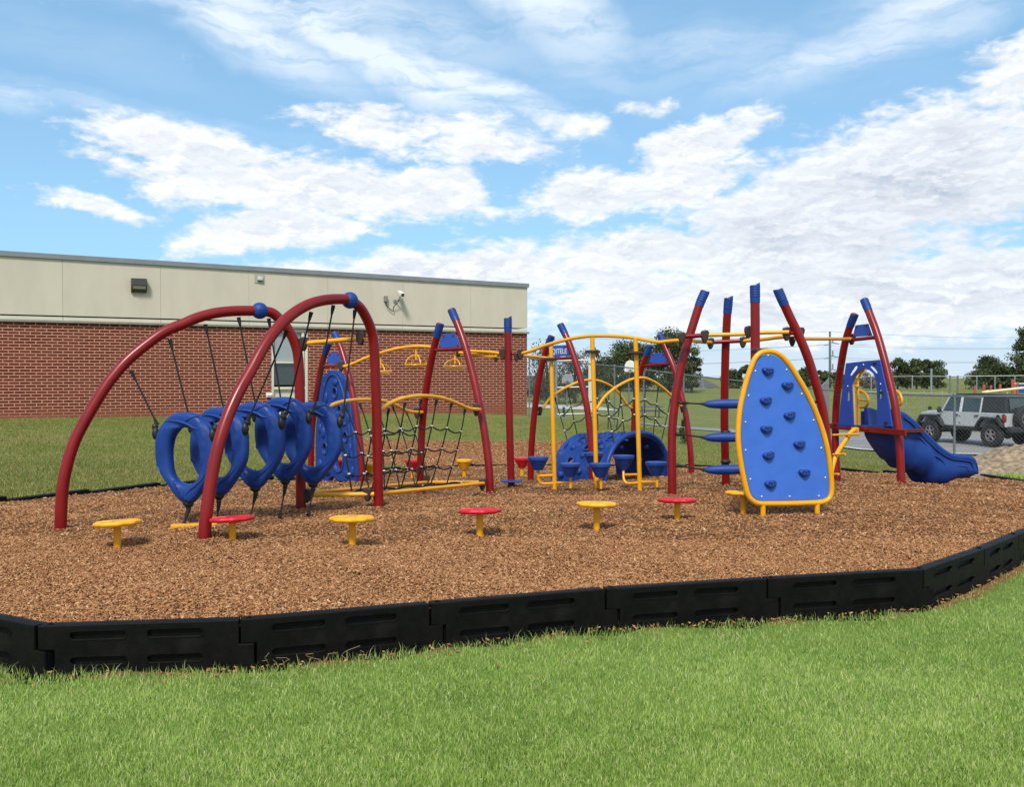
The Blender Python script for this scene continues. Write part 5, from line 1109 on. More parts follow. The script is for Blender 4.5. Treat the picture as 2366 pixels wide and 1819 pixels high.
for i, (u, l) in enumerate(zip(P_u, P_l)):
    H = u.z - l.z; f = i / (nn - 1); sc_ = .028 * abs(math.sin(f * 22)) * (1 - ss(f, .62, .8)); l = l - Zv * sc_; bed = max(l.z + .05, u.z - (.30 if f < .75 else .16)); bu = .035 + .045 * abs(math.sin(f * 11 + .4)) * math.exp(-((f - .4) / .35) ** 2)
    sec = [(.05, u.z - .04), (.035, u.z), (.0, u.z + .012), (-.035, u.z - .008), (-.04, u.z - .05), (-.018, u.z - .09), (-bu * .5, u.z - .32 * H), (-bu, u.z - .55 * H), (-bu * .6, u.z - .78 * H), (.03, l.z + .05 * min(1, H * 3)), (.10, l.z), (SW - .10, l.z)]
    full = sec + [(SW - a_, z_) for a_, z_ in sec[::-1][2:]] + [(SW - .09, bed + .05), (SW / 2 + .1, bed), (SW / 2 - .1, bed), (.09, bed + .05)]
    K = len(full)
    for a_, z_ in full: q = u + SN * a_; V.append((q.x, q.y, z_))
for i in range(nn - 1):
    for k in range(K): F_.append((i * K + k, i * K + (k + 1) % K, (i + 1) * K + (k + 1) % K, (i + 1) * K + k))
F_.append(tuple(range(K))); F_.append(tuple((nn - 1) * K + k for k in range(K))); mb = MB(); mb.add(V, F_)
def side_line(S_, r_): tube(mb, smooth_path([pl(Z5(*q), SA, SB) - SN * .036 for q in S_], 5), r_, 7)
side_line([(600, 985), (660, 1030), (720, 1100), (790, 1175), (870, 1245), (950, 1292), (1040, 1305), (1100, 1320), (1118, 1370)], .010)
side_line([(640, 1150), (690, 1135), (730, 1150), (765, 1200), (770, 1245)], .012); side_line([(770, 1290), (820, 1270), (870, 1295), (905, 1335), (915, 1360)], .012); side_line([(950, 1360), (1000, 1348), (1060, 1352), (1085, 1385)], .010)
mb.build('chute', M['blue'], sd, ang=60)
hood = onD(T(A7, [(440, 745), (470, 742), (520, 748), (580, 770), (632, 800)]), 14.9, 14.65)
mb = MB(); zb = zc + .02; V = []; 
for p in smooth_path(hood, 4): V += [p, Vector((p.x, p.y, zb)), p - N * .05 , Vector((p.x - N.x * .05, p.y - N.y * .05, zb))]
n4 = len(V) // 4; F_ = []
for i in range(n4 - 1):
    a = i * 4; b = a + 4; F_ += [(a, a + 1, b + 1, b), (a + 2, a + 3, b + 3, b + 2), (a, b, b + 2, a + 2), (a + 1, b + 1, b + 3, a + 3)]
F_ += [(0, 1, 3, 2), (n4 * 4 - 4, n4 * 4 - 3, n4 * 4 - 1, n4 * 4 - 2)]; mb.add(V, F_); mb.build('entrance_side', M['blue'], sd)
# ------------------------------------------------------------------ chain link fences
def chainlink(name, label, pts, posts, hgt, group=None, pitch=.10, wire=.0017, rail=.022, m_='galvd', pr=.028, midrail=False, mesh=True, base_f=tz):
    """pts: list of top-rail points in the place; posts: indices or points"""
    t = thing(name, label, 'fence', (pts[0].x, pts[0].y, tz(pts[0].x, pts[0].y)), group); pts = [Vector(p) for p in pts]
    mb = MB(); tube(mb, pts, rail, 10); mb.build('top_rail', M[m_], t)
    if mesh:
        mb = MB(); L = [0]
        for a, b in zip(pts, pts[1:]): L.append(L[-1] + math.hypot(b.x - a.x, b.y - a.y))
        def P(s, h):
            s = min(max(s, 0), L[-1]); i = 0
            while i < len(L) - 2 and L[i + 1] < s: i += 1
            p = pts[i].lerp(pts[i + 1], (s - L[i]) / (L[i + 1] - L[i])); return Vector((p.x, p.y, p.z - hgt + h - .02))
        k = -int(hgt / pitch) - 1
        while k * pitch < L[-1]:
            s0 = k * pitch
            for sgn in (1, -1):
                a_, b_ = (s0, s0 + hgt) if sgn == 1 else (s0 + hgt, s0)
                lo, hi = 0.0, 1.0
                q0, q1 = a_, b_
                def hh(s): return (s - q0) / (q1 - q0) * hgt
                s_lo, s_hi = max(min(q0, q1), 0), min(max(q0, q1), L[-1])
                if s_hi - s_lo > .02: tube(mb, [P(s_lo + (s_hi - s_lo) * f, hh(s_lo + (s_hi - s_lo) * f)) for f in (0, .5, 1)], wire, 3, caps=False)
            k += 1
        mb.build('wire_mesh', M['galvd'], t, smooth=False)
    for p in posts:
        p = Vector(p); g = tz(p.x, p.y); mb = MB(); tube(mb, [Vector((p.x, p.y, g - .2)), Vector((p.x, p.y, p.z + .03))], pr, 10); ball(mb, (p.x, p.y, p.z + .035), pr * 1.15, (1, 1, .8), 8); mb.build('fence_post', M[m_], t)
    return t
def fy(x): return 27.07 / ((x - CX) / F + .757)
rail_s = [(1223, 829), (1283, 835), (1420, 846), (1580, 866), (1640, 873), (1760, 886), (1865, 897), (1936, 903), (2085, 912), (2206, 915), (2366, 917), (2520, 920)]
chainlink('chain_link_fence', 'grey chain link fence running from the brick corner down to the right behind the bed', [at(s, fy(s[0])) for s in rail_s], [at((x, y), fy(x)) for x, y in ((1223, 829), (1420, 846), (1488, 854), (1580, 866), (1760, 886), (1936, 903), (2206, 915), (2500, 920))], 1.75, pitch=.095)
# fence beyond the car park
chainlink('chain_link_fence', 'low grey wire fence on the far side of the car park', [at((1985, 905), 58), at((2094, 908), 57), (at((2177, 910), 56)), at((2366, 914), 54), at((2500, 916), 53)], [at((x, 907), 57) for x in (2010, 2052, 2094, 2135, 2177)], 1.7, pitch=.5, wire=.004, rail=.02, m_='galv')
# tall fence on the hill crest
chainlink('chain_link_fence', 'tall wire fence on the crest of the far hill under the trees', [at((1985, 871), 112), at((2108, 870), 112), at((2194, 870), 112), at((2290, 869), 110), at((2500, 867), 108)], [at((x, 870), 112) for x in (2013, 2108, 2152, 2257, 2299, 2345)], 1.5, pitch=.8, wire=.008, rail=.05, pr=.07, m_='galv')
for k, (x, y0, y1, D, r_, lb) in enumerate(((2195, 868, 908, 96, .10, 'left dark goal upright on the far hill'), (2213, 868, 907, 96, .10, 'right dark goal upright on the far hill'))):
    a = at((x, y0), D); mb = MB(); tube(mb, [Vector((a.x, a.y, tz(a.x, a.y) - .3)), a], r_, 8)
    if k == 0: tube(mb, [at((2195, 872), D), at((2213, 872), D)], .05, 6); tube(mb, [at((2195, 892), D), at((2213, 892), D)], .05, 6)
    meta(mb.build('goal_upright', M['galvd']), lb, 'goal post')
a = at((2152, 852), 105); mb = MB(); tube(mb, [Vector((a.x, a.y, tz(a.x, a.y) - .3)), a], .12, 8); meta(mb.build('utility_post', M['galv']), 'plain grey post standing among the trees on the far hill', 'post')
# pipe frame beyond the building corner
gf = thing('pipe_frame', 'grey welded pipe frame on the grass just past the brick corner', 'pipe frame', at((1325, 957), 43))
def vp(mb, x, y0, D, r):
    a = at((x, y0), D); tube(mb, [Vector((a.x, a.y, tz(a.x, a.y) - .1)), a], r, 8)
mb = MB(); vp(mb, 1284, 834, 43, .085); mb.build('upright', M['galv'], gf); mb = MB(); vp(mb, 1361.5, 826, 43, .045); vp(mb, 1365.6, 830, 43, .045); mb.build('upright', M['white'], gf)
mb = MB()
for y in (833, 895, 957): tube(mb, [at((1284, y + 1), 43), at((1363, y - 1), 43)], .038, 8)
mb.build('crossbar', M['galv'], gf)

# ------------------------------------------------------------------ trees
M['leaf'] = tint_material('tree_foliage', [(0, (.012, .024, .009)), (.4, (.075, .100, .040)), (.75, (.14, .175, .065)), (1, (.22, .25, .10))], .7, .2)
M['leafdry'] = tint_material('thin_foliage', [(0, (.03, .035, .018)), (.5, (.07, .075, .035)), (1, (.16, .15, .09))], .7, .2)
M['leafpink'] = tint_material('pale_twigs', [(0, (.10, .08, .08)), (.5, (.22, .19, .19)), (1, (.36, .32, .32))], .8, .1)
def tree(name, label, xc, ytop, ybase, wpx, D, n=5000, leaf=.26, nclump=46, shape='round', m_='leaf', airy=0.0, group='trees beyond the playing field', H_ok=True):
    n = int(n * 1.5) if H_ok else n; leaf *= .8
    b = at((xc, ybase), D); b.z = tz(b.x, b.y) if D < 118 else b.z; tp = at((xc, ytop), D).z; H = tp - b.z; Rw = wpx * D / F / 2
    t = thing(name, label, 'tree', b, group)
    mb = MB(); tr = max(.12, H * .022) if H > 2 else .012; tube(mb, [b - Zv * .5, b + Zv * H * .3, b + Vector((.1, 0, H * .6)), b + Vector((0, .1, H * .9))], [tr * 1.4, tr, tr * .6, tr * .15], 8)
    cl = []
    for k in range(nclump):
        if shape == 'cone':
            h = rng.uniform(.08, 1) ; rr = (1 - h) ** .8 * .95 + .05
        else:
            h = rng.uniform(.12, 1); rr = math.sqrt(max(0, 1 - ((h - .48) / .54) ** 2))
        a = rng.uniform(0, 6.28); q = rng.uniform(.35, 1.0) * rr; cl.append((b.x + math.cos(a) * q * Rw, b.y + math.sin(a) * q * Rw, b.z + h * H * .96, Rw * rng.uniform(.10, .26)))
        if k % 4 == 0: tube(mb, [b + Zv * (h * H * .55), b.lerp(Vector(cl[-1][:3]), .5) + Zv * H * h * .2, Vector(cl[-1][:3])], [tr * .4, tr * .25, tr * .08], 5)
    mb.build('trunk', M['bark'], t)
    cl = np.array(cl); ci = rng.integers(0, len(cl), n); g = rng.normal(0, 1, (n, 3)); g /= np.maximum(1, np.linalg.norm(g, axis=1) / 1.9)[:, None]
    P = cl[ci, :3] + g * cl[ci, 3:4] * (1 + airy) * np.array([1, 1, .75 if shape == 'round' else .45]); P[:, 2] = np.maximum(P[:, 2], b.z + .1)
    s = leaf * rng.uniform(.5, 1.3, n); u = rng.normal(0, 1, (n, 3)); u /= np.linalg.norm(u, axis=1)[:, None]; v = np.cross(u, rng.normal(0, 1, (n, 3))); v /= np.linalg.norm(v, axis=1)[:, None]
    co = np.stack([P - u * s[:, None] / 2, P + v * s[:, None] * .35, P + u * s[:, None] / 2, P - v * s[:, None] * .35], 1) - np.array(b)
    tint = np.clip(.42 + .5 * (rng.uniform(0, 1, len(cl))[ci] - .5) + rng.normal(0, .16, n), 0, 1)
    o = fast_mesh('crown', co.reshape(-1, 3), np.arange(n * 4).reshape(-1, 4), None, M[m_], np.repeat(tint, 4)); o.parent = t
tree('broadleaf_tree', 'large dense green tree behind the farthest post pair, right half of the clump', 1548, 768, 909, 118, 112, 11000, .30, 90)
tree('broadleaf_tree', 'broad dense green tree left of the farthest post pair', 1462, 796, 909, 120, 114, 10000, .30, 80)
tree('broadleaf_tree', 'lower rounded green tree left of the white backboard', 1400, 828, 909, 80, 116, 6000, .28, 50)
tree('broadleaf_tree', 'small leafy tree at the right edge of the big clump', 1598, 800, 909, 46, 108, 4000, .26, 34)
tree('thin_tree', 'thin half bare tree between the brick corner and the grey backboard', 1262, 800, 912, 86, 84, 3300, .22, 54, m_='leafdry', airy=.7)
tree('thin_tree', 'sparse greyish tree above the grey backboard', 1328, 815, 912, 76, 88, 3300, .20, 46, m_='leafdry', airy=.7)
tree('thin_tree', 'sparse tree behind the tall white pipe', 1372, 806, 912, 56, 95, 3000, .20, 40, m_='leafdry', airy=.5)
tree('broadleaf_tree', 'small dark tree seen left of the top of the climbing panel', 1690, 856, 903, 44, 130, 3000, .34, 26)
tree('broadleaf_tree', 'small dark tree touching the top left edge of the climbing panel', 1722, 846, 903, 34, 125, 2600, .32, 22)
tree('broadleaf_tree', 'low tree between the leaning post and the utility pole, left one', 1858, 852, 903, 40, 130, 2600, .32, 26, airy=.4)
tree('broadleaf_tree', 'low tree at the foot of the utility pole', 1900, 858, 903, 40, 128, 2600, .32, 26, airy=.4)
tree('broadleaf_tree', 'low tree right of the utility pole behind the slide tower', 1940, 862, 902, 46, 128, 2600, .32, 26, airy=.3)
tree('pale_bush', 'pale leafless bush seen through the slide doorway', 2003, 863, 899, 40, 118, 2600, .22, 24, m_='leafpink', airy=.5)
for k, (x, y, wp_, lb) in enumerate(((2074, 830, 40, 'green tree right beside the slide tower post on the hill'), (2096, 838, 34, 'second tree of the row on the hill'), (2118, 832, 38, 'gappy tree in the middle of the hill row'), (2142, 834, 40, 'fourth tree of the hill row, rounded top'), (2166, 838, 42, 'last tree of the hill row, beside the open sky'))):
    tree('broadleaf_tree', lb, x, y, 898, wp_, 124, 2700, .30, 30, airy=.25, group='row of trees on the far hill')
tree('conifer', 'dark green pyramid shaped tree on the far hill behind the parked car', 2282, 826, 900, 104, 122, 7000, .32, 90, 'cone')
tree('conifer', 'dark spreading low conifer between the pyramid tree and the tallest tree', 2322, 842, 900, 60, 120, 4000, .30, 40)
tree('conifer', 'tallest conifer at the right edge of the photo', 2372, 756, 900, 92, 118, 8000, .34, 70, 'cone', airy=.15)
tree('green_bush', 'small bush at the foot of a fence post near the car park', 1581, 968, 1008, 22, 27.5, 1500, .07, 18, airy=.2, group=None)

# ------------------------------------------------------------------ houses, pole, wires
M['roof'] = mat('brown_shingle', (.095, .085, .078), .9, .15, 3, .3, 20); M['housebrick'] = mat('tan_brick', (.26, .18, .13), .9, .2, 4)
def house(label, xl, xr, yr, ye, yb, D, depth=9):
    a, b = at((xl, ye), D), at((xr, ye), D); zr = at((xl, yr), D).z; zb = min(at((xl, yb), D).z, tz(a.x, a.y)) - .4; c = (a + b) / 2
    t = thing('house', label, 'house', (c.x, c.y, zb), 'houses beyond the playing field'); mb = MB(); box(mb, (c.x, c.y + depth / 2, (a.z + zb) / 2), (b.x - a.x - .8, depth - .8, a.z - zb)); mb.build('wall', M['housebrick'], t, smooth=False)
    w_ = b.x - a.x; mb = MB(); V = [(a.x, a.y, a.z), (b.x, a.y, a.z), (b.x, a.y + depth, a.z), (a.x, a.y + depth, a.z), (a.x + w_ * .22, a.y + depth / 2, zr), (b.x - w_ * .22, a.y + depth / 2, zr)]
    mb.add(V, [(0, 1, 5, 4), (1, 2, 5), (2, 3, 4, 5), (3, 0, 4), (0, 1, 2, 3)]); mb.build('roof', M['roof'], t, smooth=False)
    mb = MB()
    for f in (.25, .7): box(mb, (a.x + w_ * f, a.y + .38, (a.z + zb) / 2 + .2), (1.3, .08, 1.1))
    mb.build('window', M['glass'], t, smooth=False)
house('low house with a long grey brown roof just past the brick corner', 1180, 1302, 868, 902, 915, 98, 10)
house('house with a pointed brown roof behind the leaning red post', 1560, 1672, 876, 900, 912, 128, 12)
house('house roof behind the arched net, partly hidden by trees', 1300, 1380, 876, 899, 912, 118, 10)
up = thing('utility_pole', 'tall dark utility pole with three pairs of crossarms on the skyline', 'utility pole', at((1918, 880), 190)); D = 190
b = at((1918, 905), D); tp = at((1917.5, 766), D); mb = MB(); tube(mb, [b, tp], [.30, .20], 10); mb.build('pole', M['galvd'], up)
for y, dl, dr in ((797, 14, 21), (828, 14, 20), (859, 12, 20)):
    mb = MB(); tube(mb, [at((1918 - dl, y + 1), D), at((1918, y - 2), D)], .10, 6); tube(mb, [at((1918, y - 6), D), at((1918 + dr, y - 2), D)], .10, 6); mb.build('crossarm', M['galvd'], up)
    mb = MB(); tube(mb, [at((1924, y - 18), D), at((1924.5, y - 6), D)], .12, 6); mb.build('insulator', M['galvd'], up)
mb = MB(); wi = MB()
for (xa, ya), (xb, yb), (xc, yc) in (((1000, 808), (1904, 798), (2600, 792)), ((1000, 812), (1939, 795), (2600, 790)), ((1000, 836), (1904, 829), (2600, 824)), ((1000, 838), (1938, 826), (2600, 822)), ((1000, 862), (1906, 860), (2600, 858)), ((1000, 776), (1918, 766), (2600, 770))):
    A__, B__, C__ = at((xa, ya), D + 30), at((xb, yb), D), at((xc, yc), D + 25)
    for p, q in ((A__, B__), (B__, C__)): tube(wi, [p.lerp(q, k / 8) - Zv * (1.2 * math.sin(math.pi * k / 8)) for k in range(9)], .022, 4, caps=False)
meta(wi.build('power_lines', M['galvd']), 'thin power lines sagging across the pale sky to the utility pole', 'power lines')
# corrugated grey wall
sw = thing('metal_screen', 'grey corrugated metal screen with a curved top, right of the leaning post', 'screen', at((1905, 905), 62)); mb = MB(); N_ = 24; V = []; F_ = []
for k in range(N_ + 1):
    x = 1889 + 27 * k / N_; yt = 893 - 24 * max(0, (k / N_ - .1)) ** 1.6; p = at((x, yt), 62 + .06 * (k % 2)); g = tz(p.x, p.y) - .2; V += [p, (p.x, p.y, g), (p.x, p.y + .12, p.z), (p.x, p.y + .12, g)]
for k in range(N_): a = 4 * k; F_ += [(a, a + 4, a + 5, a + 1), (a + 2, a + 6, a + 7, a + 3), (a, a + 4, a + 6, a + 2)]
mb.add(V, F_); mb.build('sheet', mat('corrugated_sheet', (.30, .32, .34), .5, .1, 4), sw, smooth=False)
# basketball hoops
def hoop(label, xc, yc, w_, h_, D, m_, yb):
    c = at((xc, yc), D); g = tz(c.x, c.y); t = thing('basketball_hoop', label, 'basketball hoop', (c.x, c.y + .6, g)); W2 = w_ * D / F / 2; H2 = h_ * D / F / 2
    fan = [(-W2, -H2)] + [(-W2 * math.cos(q) * (1 if math.sin(q) < .2 else .98), -H2 * .1 + H2 * 1.1 * math.sin(q)) for q in np.linspace(.0, math.pi, 13)] + [(W2, -H2)]
    mb = MB(); plate(mb, [fan], .05, (c, (1, 0, 0), (0, 0, 1), (0, -1, 0)), bev=.01); mb.build('backboard', m_, t, smooth=False)
    mb = MB(); tube(mb, [Vector((c.x, c.y + .9, g - .2)), Vector((c.x, c.y + .9, c.z - .2)), Vector((c.x, c.y + .05, c.z))], .07, 8); mb.build('pole', M['galvd'], t)
    rc_ = Vector((c.x, c.y - .28, c.z - H2 * .7)); mb = MB(); tube(mb, [rc_ + Vector((.23 * math.cos(a), .23 * math.sin(a), 0)) for a in np.linspace(0, 6.283, 17)[:-1]], .02, 6, closed=True); box(mb, rc_ + Vector((0, .18, 0)), (.12, .2, .1)); mb.build('rim', M['black'], t)
    return t
hoop('basketball hoop with a grey fan shaped backboard, beside the pipe frame', 1311.5, 875, 27, 21, 80, M['galv'], 0)
hoop('basketball hoop with a white fan shaped backboard before the big trees', 1456, 846, 26, 27, 88, M['white'], 0)
# picnic table
c = at((1503, 956), 66); g = tz(c.x, c.y); pt = thing('picnic_table', 'blue picnic table with attached benches on the far grass', 'picnic table', (c.x, c.y, g)); ang = R(-8); Rm = Matrix.Rotation(ang, 3, 'Z'); M['tblue'] = mat('blue_coated_mesh', (.03, .07, .16), .6)
def pt_(x, y, z): return Rm @ Vector((x, y, z)) + Vector((c.x, c.y, g))
mb = MB(); box(mb, pt_(0, 0, .76), (1.85, .76, .05), rot=ang, bev=.015); mb.build('top', M['tblue'], pt)
for s in (-1, 1): mb = MB(); box(mb, pt_(0, s * .72, .45), (1.85, .26, .05), rot=ang, bev=.015); mb.build('bench', M['tblue'], pt)
for s in (-1, 1):
    mb = MB(); tube(mb, [pt_(s * .6, -.75, .42), pt_(s * .6, .75, .42)], .035, 8); tube(mb, [pt_(s * .6, -.55, 0), pt_(s * .6, -.2, .74)], .035, 8); tube(mb, [pt_(s * .6, .55, 0), pt_(s * .6, .2, .74)], .035, 8); mb.build('leg_frame', M['black'], pt)
# blue bin by the frame
c = at((1302.5, 950), 56); g = tz(c.x, c.y); bn_ = thing('blue_bollard', 'short dark blue bollard on the far grass beside the pipe frame', 'bollard', (c.x, c.y, g)); mb = MB(); lathe(mb, [(.07, 0), (.07, .50), (.085, .52), (.085, .58), (.05, .62)], (c.x, c.y, g), 16); mb.build('shaft', M['blue'], bn_)
# bleachers
c = at((1590, 905), 112); g = tz(c.x, c.y); bl = thing('bleacher', 'small aluminium bleacher on the far field left of the pointed roof', 'bleacher', (c.x, c.y, g))
for k in range(4): mb = MB(); box(mb, (c.x - .2 * k, c.y + .7 * k, g + .4 + .42 * k), (4.4, .3, .06)); mb.build('bench', M['galv'], bl)
mb = MB(); 
for s in (-2, 0, 2): tube(mb, [(c.x + s, c.y, g), (c.x + s, c.y + 2.2, g + 1.8)], .05, 6); tube(mb, [(c.x + s, c.y + 2.3, g), (c.x + s, c.y + 2.3, g + 2.4)], .05, 6)
tube(mb, [(c.x - 2, c.y + 2.3, g + 2.4), (c.x + 2, c.y + 2.3, g + 2.4)], .04, 6); mb.build('support', M['galv'], bl)
# second playground on the hill
def B5s(x, y): return B5(x, y)
for x, yt, r_, lb, D in ((1285, 92, .11, 'short salmon red post first from the left in the far playground', 92), (1450, 68, .12, 'salmon red post at the top of the far slide', 92), (1580, 82, .11, 'third salmon red post in the far playground', 93), (1750, 62, .12, 'fourth salmon red post in the far playground', 92), (1975, -20, .13, 'tall salmon red post in the far playground', 90), (2065, 20, .11, 'tall red post beside the blue far panel', 90)):
    a = at(B5(x, yt), D); g = tz(a.x, a.y); t = thing('far_play_post', lb, 'post', (a.x, a.y, g), 'red posts of the far playground'); mb = MB(); tube(mb, [Vector((a.x, a.y, g - .3)), a - Zv * .12], r_, 12); mb.build('post', mat('faded_red_paint', (.42, .07, .06), .6) if 'fr' not in M else M['fr'], t); M.setdefault('fr', bpy.data.materials['faded_red_paint'])
    mb = MB(); ball(mb, a - Zv * .12, r_ * 1.05, seg=12); mb.build('cap', M['fr'], t)
M['cy'] = mat('faded_yellow_plastic', (.75, .66, .36), .5)
a, b = at(B5(1470, 212), 90), at(B5(2230, 128), 88); t = thing('far_slide', 'pale yellow slide of the far playground above the parked car', 'slide', (a.x, a.y, tz(a.x, a.y))); mb = MB()
for dy in (0, .5): tube(mb, [a + Vector((0, dy, 0)), b + Vector((0, dy, 0))], .10, 8)
tube(mb, [at(B5(1480, 195), 90), at(B5(1530, 178), 90), at(B5(1560, 195), 90)], .05, 6); mb.build('chute', M['cy'], t); mb = MB(); p = at(B5(1880, 160), 89); tube(mb, [p, Vector((p.x, p.y, tz(p.x, p.y) - .2))], .05, 8); mb.build('leg', M['cy'], t)
a, b = at(B5(2095, 68), 90), at(B5(2330, 225), 90); t = thing('far_play_board', 'blue and purple play panel of the far playground at the right edge', 'panel', (a.x, a.y, tz(a.x, a.y))); mb = MB(); box(mb, (a + b) / 2, (b.x - a.x, .1, a.z - b.z), bev=.02); mb.build('sheet', M['bluesheet'], t, smooth=False); mb = MB(); tube(mb, [at(B5(2010, 55), 90), at(B5(2330, 50), 90)], .06, 6); mb.build('rail', M['cy'], t)

# ------------------------------------------------------------------ parked off-road car
JF = Vector((-.363, .932, 0)); JL = Vector((-.932, -.363, 0)); RLW = Vector(((2293 - CX) / F * 35.0, 35.0, 0)); JO = RLW + JF * 1.47 - JL * .82; gz = -.86
jp = thing('parked_car', 'silver four door off-road car with black soft top parked beyond the fence', 'car', (JO.x, JO.y, gz)); jp.rotation_euler = (0, 0, math.atan2(JF.y, JF.x)); LOC[jp.name] = Vector()
def jprism(prof, y0, y1, mt, name, parent=jp, bev=.015, y_top=None, smooth=True):
    mb = MB(); th = abs(y1 - y0); plate(mb, [prof], th, ((0, (y0 + y1) / 2, 0), (1, 0, 0), (0, 0, 1), (0, -1, 0)), bev=bev); return mb.build(name, mt, parent, local=True, smooth=smooth, ang=35)
bodyp = [(-2.02, .78), (-2.05, 1.30), (1.02, 1.30), (1.10, 1.28), (1.98, 1.22), (2.03, 1.15), (2.03, .80), (1.86, .80), (1.80, 1.02), (1.60, 1.12), (1.25, 1.10), (1.05, .95), (.92, .72), (-.85, .72), (-1.0, .95), (-1.15, 1.08), (-1.55, 1.12), (-1.80, 1.02), (-1.92, .78)]
body = jprism(bodyp, -.80, .80, M['jsilver'], 'body', bev=.03)
jprism([(1.02, 1.27), (1.06, 1.33), (1.9, 1.27), (2.0, 1.2), (1.9, 1.15), (1.1, 1.2)], -.62, .62, M['jsilver'], 'bonnet', bev=.03)
mb = MB()
for s in (-1, 1):
    for xc, sg in ((1.47, 1), (-1.47, -1)):
        pr = [(xc + .66, .86), (xc + .60, .92), (xc + .46, 1.13), (xc - .42, 1.15), (xc - .62, .92), (xc - .74, .70), (xc - .60, .72), (xc - .50, .90), (xc - .36, 1.05), (xc + .36, 1.05), (xc + .50, .84)] if sg > 0 else [(xc - .56, .80), (xc - .50, .95), (xc - .38, 1.12), (xc + .40, 1.15), (xc + .56, .98), (xc + .72, .70), (xc + .60, .72), (xc + .48, .92), (xc + .34, 1.05), (xc - .30, 1.05), (xc - .44, .80)]
        plate(mb, [pr], .20, ((0, s * .88, 0), (1, 0, 0), (0, 0, 1), (0, -1, 0)), bev=.03); mb.cut()
mb.build_each('wheel_arch', M['jblack'], jp, local=True)
jprism([(-.85, .60), (.95, .60), (.95, .74), (-.85, .74)], -.78, .78, M['jblack'], 'sill', bev=.02)
mb = MB(); box(mb, (0, 0, .62), (3.9, .8, .16), bev=.03); tube(mb, [(-1.47, -.7, .46), (-1.47, .7, .46)], .06, 10); ball(mb, (-1.47, 0, .46), .17, seg=12); tube(mb, [(1.47, -.7, .46), (1.47, .7, .46)], .06, 10); mb.build('chassis', M['jblack'], jp, local=True)
mb = MB(); box(mb, (-2.22, 0, .70), (.22, 1.7, .22), bev=.04); mb.build('rear_bumper', M['jblack'], jp, local=True); mb = MB(); box(mb, (2.25, 0, .72), (.24, 1.7, .22), bev=.04); mb.build('front_bumper', M['jblack'], jp, local=True)
V = []
for x0_, x1_, z0_, z1_ in ((-2.02, -1.86, 1.30, 1.95), (.98, .52, 1.30, 1.95)): pass
def cab(prof_b, mt, name, inset=.13):
    mb = MB(); n = len(prof_b); V = [(x, -.78 + (inset if z > 1.5 else 0), z) for x, z in prof_b] + [(x, .78 - (inset if z > 1.5 else 0), z) for x, z in prof_b]
    mb.add(V, [tuple(range(n)), tuple(range(n, 2 * n))] + [(k, (k + 1) % n, n + (k + 1) % n, n + k) for k in range(n)]); return mb.build(name, mt, jp, local=True, smooth=False)
cab([(-2.02, 1.29), (.98, 1.29), (.62, 1.90), (.55, 1.99), (-.6, 2.03), (-1.80, 1.99), (-1.88, 1.93)], M['jblack'], 'soft_top')
for s in (-1, 1):
    def on(x, z, d=.012): k = max(0, min(1, (z - 1.29) / .62)); return (x, s * (.78 - .13 * k + d), z)
    for nm, q in (('door', (.04, 1.0)), ('door', (-.92, .02))):
        mb = MB(); x0_, x1_ = q; pf = [(x0_ + .01, .78), (x0_ + (.0 if x0_ > 0 else .02), 1.30), (x1_ - .01, 1.30), (x1_ - .01, .84), (x1_ - .08, .76), (x0_ + .08, .76)] if x0_ > 0 else [(x0_ + .16, .78), (x0_ + .01, 1.0), (x0_ + .0, 1.30), (x1_ - .01, 1.30), (x1_ - .01, .80), (x1_ - .06, .76), (x0_ + .22, .76)]
        plate(mb, [pf], .03, ((0, s * .81, 0), (1, 0, 0), (0, 0, 1), (0, -1, 0)), bev=.008); xs0, xs1 = (x0_ + .02, x1_ - .06) if x0_ > 0 else (x0_ + .02, x1_ - .02); xt1 = .66 if x0_ > 0 else x1_ - .02
        for a, b in (((xs0, 1.29), (xs0, 1.88)), ((xs0, 1.88), (xt1, 1.88)), ((xt1, 1.88), (xs1, 1.29))): tube(mb, [on(*a), on(*b)], .035, 6)
        d = mb.build('door', M['jsilver'], jp, local=True)
        mb = MB(); V = [on(xs0 + .03, 1.32, .006), on(xs1 - .03, 1.32, .006), on(xt1 - .03, 1.85, .006), on(xs0 + .03, 1.85, .006)]; V += [(v[0], v[1] - s * .02, v[2]) for v in V]; mb.add(V, [(0, 1, 2, 3), (4, 5, 6, 7), (0, 1, 5, 4), (1, 2, 6, 5), (2, 3, 7, 6), (3, 0, 4, 7)]); mb.build('window', M['glass'], d, local=True, smooth=False)
        mb = MB(); box(mb, (x0_ + .16, s * .845, 1.17), (.17, .04, .05), bev=.012); mb.build('handle', M['jblack'], d, local=True)
        mb = MB()
        for z in (.92, 1.18): box(mb, (x1_ + .01, s * .835, z), (.09, .04, .05), bev=.01); mb.cut()
        mb.build_each('hinge', M['jsilver'], d, local=True)
    mb = MB(); ball(mb, (.86, s * 1.03, 1.36), .13, (.5, .9, 1), 12); tube(mb, [(.9, s * .8, 1.26), (.87, s * .98, 1.30)], .025, 6); mb.build('wing_mirror', M['jblack'], jp, local=True)
    mb = MB(); box(mb, (-1.99, s * .80, 1.12), (.10, .14, .30), bev=.02); tl = mb.build('tail_lamp', M['jblack'], jp, local=True); mb = MB(); box(mb, (-2.03, s * .805, 1.12), (.06, .11, .20), bev=.01); box(mb, (-1.99, s * .868, 1.12), (.07, .02, .17)); mb.build('lens', mat('red_lens', (.35, .01, .015), .25), tl, local=True)
mb = MB(); tube(mb, [(-1.72, .80, 1.16), (-1.72, .825, 1.16)], .085, 16); mb.build('fuel_cap', M['jblack'], jp, local=True)
